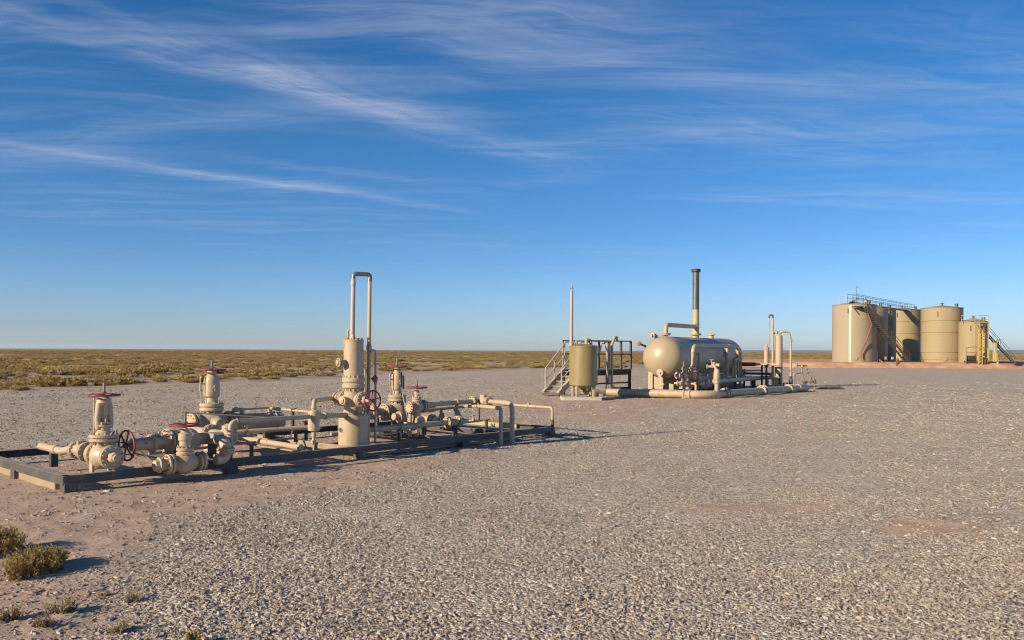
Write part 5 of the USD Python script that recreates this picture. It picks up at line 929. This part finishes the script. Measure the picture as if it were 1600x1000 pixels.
def build_platform():
    s = Site(1.32, 33.75, 47.6)
    t = Thing('access_stairs', 'tan steel stairs with pale tube handrails climbing to the platform', 'stairs', s)
    rise, run_, wd = 1.0, 1.35, 0.78
    for v in (0.0, -wd):
        t.part('stringer', [beam(V(-0.05, v, 0.06), V(run_, v, rise), 0.13, 0.22)], TAN, smooth=False)
    t.part('foot_plate', [box((0.0, -wd / 2, 0.05), (0.20, wd + 0.1, 0.10), 0.006)], DARK, smooth=False)
    for k in range(5):
        f = (k + 0.75) / 5.2; t.part('tread', [box((run_ * f, -wd / 2, rise * f + 0.02), (0.22, wd - 0.16, 0.035), 0.004)], RAIL, smooth=False)
    for v in (0.03, -wd - 0.03):
        t.part('handrail', [pipe([V(0.1, v, 0.15), V(0.1, v, 1.08), V(run_ + 0.05, v, rise + 1.16), V(run_ + 0.28, v, rise + 1.16)], 0.026, 0.12, 10), pipe([V(0.1, v, 0.62), V(run_ + 0.02, v, rise + 0.62)], 0.022, n=8), cyl(V(run_ - 0.02, v, rise - 0.05), V(run_ - 0.02, v, rise + 1.15), 0.026, n=10), cyl(V(run_ * 0.5, v, rise * 0.5), V(run_ * 0.5, v, rise * 0.5 + 1.05), 0.024, n=10)], GREYWHITE)
    t = Thing('access_platform', 'raised walkway with railings between the stairs and the horizontal tank', 'platform', s, (3.0, -0.4, 0))
    u0, u1, v0, v1 = run_ + 0.05, 4.75, 0.25, -1.0
    t.part('deck', [box(((u0 + u1) / 2, (v0 + v1) / 2, rise), (u1 - u0, v0 - v1, 0.04), 0.005)], RAIL, smooth=False)
    t.part('edge_beam', [beam(V(u0, v, rise - 0.13), V(u1, v, rise - 0.13), 0.06, 0.22) for v in (v0 - 0.04, v1 + 0.04)] + [beam(V(u1 - 0.04, v0 - 0.08, rise - 0.11), V(u1 - 0.04, v1 + 0.08, rise - 0.11), 0.06, 0.165)], DARK, smooth=False)
    for u in (u0 + 0.08, 3.0, u1 - 0.08):
        for v in (v0 - 0.05, v1 + 0.05): t.part('post', [box((u, v, rise / 2 - 0.1), (0.10, 0.10, rise - 0.2 + 0.19), 0.006)], DARK, smooth=False)
    for u in (u0 + 0.05, 2.3, 3.25, 3.98, u1 - 0.03):
        for v in (v0 - 0.03, v1 + 0.03): t.part('rail_post', [box((u, v, rise + 0.62), ((0.055, 0.055, 1.22) if u < 3 else (0.085, 0.085, 1.22)), 0.005)], RAIL if u < 3 else DARK, smooth=False)
    for z, m in ((1.22, RAIL), (0.66, DARK)):
        for v in (v0 - 0.03, v1 + 0.03): t.part('rail', [beam(V(u0, v, rise + z), V(u1, v, rise + z), 0.045, 0.05)], m, smooth=False)
        t.part('rail', [beam(V(u1 - 0.03, v0 - 0.03, rise + z + 0.003), V(u1 - 0.03, v1 + 0.03, rise + z + 0.003), 0.045, 0.05)], m, smooth=False)
    t.part('low_brace', [beam(V(u0, v1 + 0.05, 0.42), V(u1, v1 + 0.05, 0.42), 0.05, 0.06), beam(V(u0, v1 + 0.05, 0.16), V(u1, v1 + 0.05, 0.16), 0.06, 0.14)], DARK, smooth=False)
    t = Thing('gooseneck_pipe', 'bent tan pipe bundle standing against the platform railing', 'pipe', s, (3.1, -1.1, 0))
    t.part('pipe', [pipe([V(3.05, -1.15, 0.1), V(3.05, -1.15, 2.05), V(3.3, -1.12, 2.38), V(3.46, -1.12, 2.38), V(3.46, -1.12, 2.2)], 0.06, 0.2)], TAN)
    t.part('pipe', [pipe([V(2.72, -1.16, 0.1), V(2.72, -1.16, 1.98)], 0.07), box((2.72, -1.16, 2.02), (0.16, 0.16, 0.22), 0.03)], RAIL)
    t.part('valve_box', [box((2.7, -1.3, 0.25), (0.3, 0.25, 0.3), 0.06), cyl(V(2.6, -1.35, 0.25), V(3.4, -1.3, 0.18), 0.07)], RAIL)
    t = Thing('hose_loop', 'pale tubing hoop standing behind the platform railing', 'pipe', s, (4.0, 0.1, 0))
    t.part('tube', [pipe([V(3.6, 0.1, 1.1), V(3.95, 0.1, 1.9), V(4.0, 0.1, 2.15), V(4.35, 0.05, 2.15), V(4.42, 0.05, 1.9), V(4.42, 0.05, 1.05)], 0.035, 0.2), cyl(V(4.1, 0.08, 2.15), V(4.3, 0.06, 2.15), 0.05)], GREYWHITE)
build_platform()

# ------------------------------------------------------------------ the tank battery
def storage_tank(label, cx, cy, r, h, mat, bands=(), z0=0.55, roof=0.30, fittings=True, rail_arc=None):
    t = Thing('storage_tank', label, 'tank', O, (cx, cy, z0))
    c = V(cx, cy, 0)
    prof = [(r, z0 - 0.25), (r, z0 + h - 0.05)]
    for b in bands:
        z = z0 + h * b; prof += [(r, z - 0.07), (r + 0.07, z - 0.065), (r + 0.07, z + 0.03), (r, z + 0.035)]
    prof = sorted(prof, key=lambda p: p[1])
    t.part('shell', [lathe(prof, c, Z, 80)], mat, smooth=25)
    t.part('roof', [lathe([(r + 0.05, z0 + h - 0.06), (r + 0.05, z0 + h), (r - 0.05, z0 + h + 0.02), (0.3, z0 + h + roof), (0.0, z0 + h + roof + 0.01)], c, Z, 80)], mat, smooth=25)
    if fittings:
        t.part('vent', [cyl(c + Z * (z0 + h + roof - 0.05), c + Z * (z0 + h + roof + 0.25), 0.12), disc(c + Z * (z0 + h + roof + 0.28), Z, 0.2, 0.08)], GALV)
        t.part('thief_hatch', [cyl(c + V(r * 0.5, -r * 0.5, z0 + h + 0.08), c + V(r * 0.5, -r * 0.5, z0 + h + 0.42), 0.18), disc(c + V(r * 0.5, -r * 0.5, z0 + h + 0.45), Z, 0.24, 0.06)], GALV)
        a = math.radians(-128); n = V(math.cos(a), math.sin(a), 0); t.part('gauge', [box(c + n * (r + 0.02) + Z * (z0 + h - 0.75), (0.08, 0.08, 0.5), 0.01), cyl(c + n * r + Z * (z0 + h - 1.0), c + n * (r + 0.15) + Z * (z0 + h - 1.0), 0.05)], DARK)
    t.part('manway', [disc(c + V(-0.35 * r, -0.935 * r, z0 + 0.55), V(-0.35, -0.935, 0), 0.30, 0.10, 24), disc(c + V(-0.35 * r, -0.935 * r, z0 + 0.55) + unit(V(-0.35, -0.935, 0)) * 0.07, V(-0.35, -0.935, 0), 0.34, 0.04, 24)], mat)
    return t
T = [(40.9, 99.5), (44.7, 104.9), (47.8, 109.4), (56.2, 120.0), (51.6, 99.9)]
HT1 = 6.85
t = storage_tank('grey-buff storage tank with the red hose, largest and leftmost of the battery', *T[0], 2.46, HT1, BUFF)
# wide pale strip puts a sun highlight into colour; narrow one is tank paint
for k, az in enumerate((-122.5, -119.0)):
    n = V(math.cos(math.radians(az)), math.sin(math.radians(az)), 0); t.part('seam', [box(V(*T[0], 0.55 + HT1 / 2) + n * 2.466, ((0.26, 0.10)[k], 0.03, HT1 - 0.2), 0.004, np.stack([np.cross(Z, n), n, Z], 1))], (GLINT_AND_LEG, BUFF)[k], smooth=False)
storage_tank('shaded storage tank directly behind the leftmost one', *T[1], 2.46, HT1, BUFF)
storage_tank('shaded storage tank furthest back, third of the grey-buff row', *T[2], 2.46, HT1, BUFF)
storage_tank('golden-tan banded storage tank half hidden by the dark stairs', *T[3], 2.62, 7.30, GOLD, (0.18, 0.54, 0.77))
storage_tank('golden-tan banded storage tank fully in view, right of the stairs', *T[4], 2.28, 6.55, GOLD, (0.07, 0.20, 0.56, 0.77))
storage_tank('shorter pale storage tank behind the yellow ladder tower, rightmost tank', 53.75, 97.0, 1.53, 4.75, GOLD, (), z0=0.62, roof=0.38)

def build_battery_steel():
    zt = 0.55 + HT1
    t = Thing('catwalk', 'dark steel walkway with railings along the tops of the grey-buff tanks', 'walkway', O, (43.5, 101, zt))
    a, b = V(40.0, 98.4, zt + 0.30), V(57.6, 119.9, zt + 0.25); d = unit(b - a); s = np.cross(Z, d)
    t.part('deck', [beam(a, b, 0.75, 0.08)], DARK, smooth=False)
    for k in (-1, 1):
        for z in (0.5, 0.95): t.part('rail', [beam(a + s * k * 0.36 + Z * z, b + s * k * 0.36 + Z * z, 0.04, 0.045)], DARK, smooth=False)
        for q in np.linspace(0, 1, 16): t.part('rail_post', [beam(a + (b - a) * q + s * k * 0.36, a + (b - a) * q + s * k * 0.36 + Z * 0.95, 0.035, 0.035, up=d)], DARK, smooth=False)
    t.part('light_mast', [cyl(V(41.3, 99.9, zt + 0.3), V(41.5, 100.2, zt + 2.2), 0.03, n=8), box((41.5, 100.2, zt + 2.2), (0.1, 0.1, 0.16), 0.02)], GALV)
    t.part('bracket', [beam(V(39.5, 97.7, zt + 0.2), V(40.6, 98.6, zt + 0.5), 0.1, 0.1)], TAN)
    t = Thing('roof_guardrail', 'thin pale guard rail on the roof edge of the leftmost tank', 'railing', O, (*T[0], zt))
    c = V(*T[0], zt); az = np.radians(np.linspace(-200, -110, 9)); P = [c + 2.3 * V(math.cos(q), math.sin(q), 0) for q in az]
    for z in (0.5, 1.0): t.part('rail', [pipe([p + Z * z for p in P], 0.018, 0.02, 6)], GREYWHITE)
    for p in P[::2]: t.part('rail_post', [cyl(p, p + Z * 1.0, 0.018, n=6)], GREYWHITE)
    # stairs in front of the gap between the tanks
    t = Thing('tank_stairs', 'steep dark stairs descending across the front of the middle tanks', 'stairs', O, (45.6, 97.2, 0.5))
    p0, p1 = V(40.7, 96.6, zt - 0.35), V(46.75, 98.0, 0.45); d = unit(p1 - p0); s = unit(np.cross(Z, d)); w = 0.42
    for k in (-1, 1):
        t.part('stringer', [beam(p0 + s * k * w, p1 + s * k * w, 0.05, 0.22)], DARK, smooth=False)
        t.part('handrail', [beam(p0 + s * k * w + Z * z, p1 + s * k * w + Z * z, 0.05, 0.05) for z in (0.55, 1.0)], DARK if k < 0 else YELLOW_TAN, smooth=False)
        for q in np.linspace(0.03, 0.97, 8): t.part('rail_post', [cyl(p0 + (p1 - p0) * q + s * k * w, p0 + (p1 - p0) * q + s * k * w + Z * 1.0, 0.022, n=6)], DARK if k < 0 else YELLOW_TAN)
    for q in np.linspace(0.02, 0.98, 29): t.part('tread', [box(p0 + (p1 - p0) * q, (0.26, 0.82, 0.04), 0.004, np.stack([unit(V(d[0], d[1], 0)), np.cross(Z, unit(V(d[0], d[1], 0))), Z], 1))], DARK, smooth=False)
    t.part('landing', [box(p0 + V(-0.55, 0.0, 0.02), (1.1, 0.85, 0.06), 0.005)], DARK, smooth=False)
    t.part('strut', [beam(p0 + V(-1.0, 0.35, 0), p0 + V(-0.3, 0.35, -0.9), 0.06, 0.06), beam(p0 + V(-1.0, -0.35, 0.9), p0 + V(0, -0.35, 0.9), 0.05, 0.05)], DARK, smooth=False)
    t = Thing('fill_hose', 'rust-red bent hose running down the face of the leftmost tank', 'hose', O, (42.2, 96.8, 0.5))
    t.part('hose', [pipe([V(41.3, 97.05, zt + 0.1), V(41.35, 96.75, zt - 1.0), V(41.8, 96.7, zt - 2.4), V(41.25, 96.65, zt - 4.1), V(40.55, 96.7, 1.7), V(40.6, 96.7, 1.1)], 0.075, 0.6, 10)], RUST)
    t.part('tail', [pipe([V(40.6, 96.7, 1.15), V(40.65, 96.6, 0.8), V(40.9, 96.5, 0.55)], 0.025, 0.2, 8)], BLACK)
    t.part('coupling', [cyl(V(41.3, 97.05, zt), V(41.3, 97.05, zt + 0.35), 0.11)], GREYWHITE)
    t = Thing('load_line', 'short rusty pipe valves poking out of the soil bank below the stairs', 'pipe', O, (43.0, 93.8, 0.3))
    t.part('pipe', [pipe([V(41.8, 94.6, 0.9), V(42.1, 93.9, 0.45), V(42.5, 93.5, 0.2)], 0.09, 0.2), pipe([V(43.9, 94.7, 1.0), V(43.5, 93.9, 0.55), V(43.2, 93.5, 0.22)], 0.12, 0.2)], RUST)
    t.part('valve', [box((42.9, 93.9, 0.35), (0.4, 0.3, 0.3), 0.06), box((43.3, 94.7, 1.1), (0.25, 0.25, 0.3), 0.05), box((42.6, 94.9, 1.1), (0.2, 0.2, 0.35), 0.05)], TAN)
    t.part('marker_post', [cyl(V(41.3, 94.0, 0.3), V(41.3, 94.0, 1.9), 0.03, n=8)], DARK)
    # ladder tower and the gear beside it
    t = Thing('ladder_tower', 'yellow steel ladder tower with top railing beside the shorter tank', 'tower', O, (53.3, 94.4, 0.5))
    x0, x1, y0, y1, zp = 52.78, 53.78, 93.95, 94.85, 5.12
    for x in (x0, x1):
        for y in (y0, y1): t.part('leg', [box((x, y, 0.55 + (zp - 0.55) / 2), (0.10, 0.10, zp - 0.55), 0.01)], YELLOW_TAN, smooth=False)
    t.part('deck', [box(((x0 + x1) / 2, (y0 + y1) / 2, zp + 0.04), (x1 - x0 + 0.22, y1 - y0 + 0.22, 0.08), 0.01)], YELLOW_TAN, smooth=False)
    for z in (0.42, 0.86):
        t.part('rail', [beam(V(x0, y0, zp + z), V(x1, y0, zp + z), 0.045, 0.045)], YELLOW_TAN, smooth=False)
        t.part('rail', [beam(V(51.9, 96.2, zp + z + 0.1), V(x0, y1, zp + z), 0.045, 0.045), beam(V(x0, y1, zp + z), V(x1, y1, zp + z), 0.045, 0.045)], YELLOW_TAN, smooth=False)
        t.part('rail', [beam(V(x1, y0, zp + z + 0.004), V(x1, y1, zp + z + 0.004), 0.045, 0.045)], YELLOW_TAN, smooth=False)
    for x, y in ((51.95, 96.15), (x0, y0), (x0, y1), (x1, y0), (x1, y1)): t.part('rail_post', [box((x, y, zp + 0.48), (0.05, 0.05, 0.85), 0.006)], YELLOW_TAN, smooth=False)
    for x in (52.46, 52.92): t.part('ladder_rail', [box((x, 93.6, 2.4), (0.085, 0.07, 3.9), 0.008)], YELLOW, smooth=False)
    for z in np.arange(0.8, 4.3, 0.31): t.part('rung', [cyl(V(52.46, 93.6, z), V(52.92, 93.6, z), 0.026, n=8)], YELLOW)
    for z in (1.25, 2.3): t.part('tie', [beam(V(52.46, 93.65, z), V(53.75, 93.9, z), 0.06, 0.06)], YELLOW_TAN, smooth=False)
    t.part('gauge_cluster', [box((53.3, 94.3, 4.28), (0.6, 0.25, 0.18), 0.03)] + [cyl(V(x, 94.3, 4.3), V(x, 94.3, 4.75), 0.05, n=8) for x in (53.1, 53.32, 53.5)], STEEL)
    t = Thing('treater_vessel', 'upright buff vessel inside the yellow ladder tower', 'vessel', O, (53.45, 94.45, 0.5))
    t.part('shell', [lathe([(0.35, 0.5), (0.42, 0.6), (0.42, 3.75), (0.3, 3.95), (0.1, 4.02)], (53.45, 94.45, 0), Z, 36)], TAN); t.part('sump_guard', [box((53.72, 93.82, 1.55), (0.20, 0.06, 1.5), 0.02)], YELLOW); t.part('pipework', [pipe([V(52.95, 93.85, 0.5), V(52.95, 93.85, 1.2), V(53.6, 93.8, 1.2), V(53.6, 93.8, 0.5)], 0.07, 0.2), box((53.25, 93.85, 0.75), (0.5, 0.3, 0.5), 0.08), pipe([V(53.05, 93.9, 1.6), V(53.5, 93.95, 1.7), V(53.5, 93.95, 3.2)], 0.05, 0.15)], DARK)
    t = Thing('mud_pump', 'low dark machine on a skid at the foot of the shorter tank', 'pump', O, (51.9, 94.0, 0.5))
    t.part('body', [lathe([(0.22, 0), (0.32, 0.08), (0.32, 0.95), (0.22, 1.05)], (51.4, 94.1, 1.12), U, 24), box((51.9, 94.1, 0.75), (1.3, 0.6, 0.24), 0.04)], BLACK); t.part('frame', [beam(V(51.2, 93.8, 0.55), V(51.2, 93.8, 1.7), 0.06, 0.06, up=(1, 0, 0)), beam(V(52.35, 93.8, 0.55), V(52.35, 93.8, 1.8), 0.06, 0.06, up=(1, 0, 0)), beam(V(51.2, 93.8, 1.72), V(52.35, 93.8, 1.84), 0.06, 0.06)], RUST, smooth=False); t.part('pipe', [pipe([V(51.15, 93.7, 0.55), V(51.15, 93.7, 2.3), V(51.7, 93.7, 2.42), V(52.4, 93.75, 2.44)], 0.05, 0.2)], RAIL)
    t = Thing('bollard_pump', 'yellow and white upright pump housing right of the ladder tower', 'pump', O, (54.65, 94.0, 0.5))
    t.part('housing', [box((54.62, 94.1, 1.85), (0.36, 0.36, 2.2), 0.05)], YELLOW_TAN); t.part('guard', [box((54.55, 93.88, 1.25), (0.48, 0.07, 1.0), 0.03)], YELLOW); t.part('cap', [box((54.62, 94.1, 2.99), (0.5, 0.42, 0.09), 0.03)], DARK); t.part('leg', [box((54.85, 94.0, 0.75), (0.14, 0.2, 0.5), 0.04)], GLINT_AND_LEG)
    t = Thing('tower_stairs', 'thin dark stairs slanting down to the right of the yellow tower', 'stairs', O, (55.3, 94.5, 0.5))
    p0, p1 = V(53.95, 94.7, 4.0), V(56.95, 94.3, 0.6); d = unit(p1 - p0); s = unit(np.cross(Z, d)); w = 0.3
    for k in (-1, 1):
        t.part('stringer', [beam(p0 + s * k * w, p1 + s * k * w, 0.045, 0.14)], DARK, smooth=False)
        t.part('handrail', [pipe([p0 + s * k * w + V(-0.3, 0, 0.75), p0 + s * k * w + V(0.1, 0, 0.8), p0 + (p1 - p0) * 0.45 + s * k * w + Z * 0.85, p0 + (p1 - p0) * 0.5 + s * k * w], 0.026, 0.25, 8), pipe([p0 + (p1 - p0) * 0.40 + s * k * w, p0 + (p1 - p0) * 0.40 + s * k * w + Z * 0.95, p0 + (p1 - p0) * 0.62 + s * k * w + Z * 0.9, p1 + s * k * w + Z * 0.6], 0.022, 0.25, 8)], DARK)
    for q in np.linspace(0.05, 0.97, 14): t.part('tread', [box(p0 + (p1 - p0) * q, (0.22, 0.56, 0.035), 0.004)], DARK, smooth=False)
build_battery_steel()

# ------------------------------------------------------------------ haze
def build_haze():
    m = usdkit.material(stage, '/World/Looks/haze_look', {'v': ('principled_volume', dict(color=(0.86, 0.93, 1.0), density=HAZE, anisotropy=0.25))}, [], volume='v.volume')
    b = trimesh.creation.box((27000, 27000, 62)); b.apply_translation((0, 0, 27))
    p = usdkit.mesh(stage, '/World/haze', b, m); tag(p, 'thin pale blue haze over the plain', 'haze', kind='stuff')
HAZE = 0.00005
if HAZE > 0: build_haze()
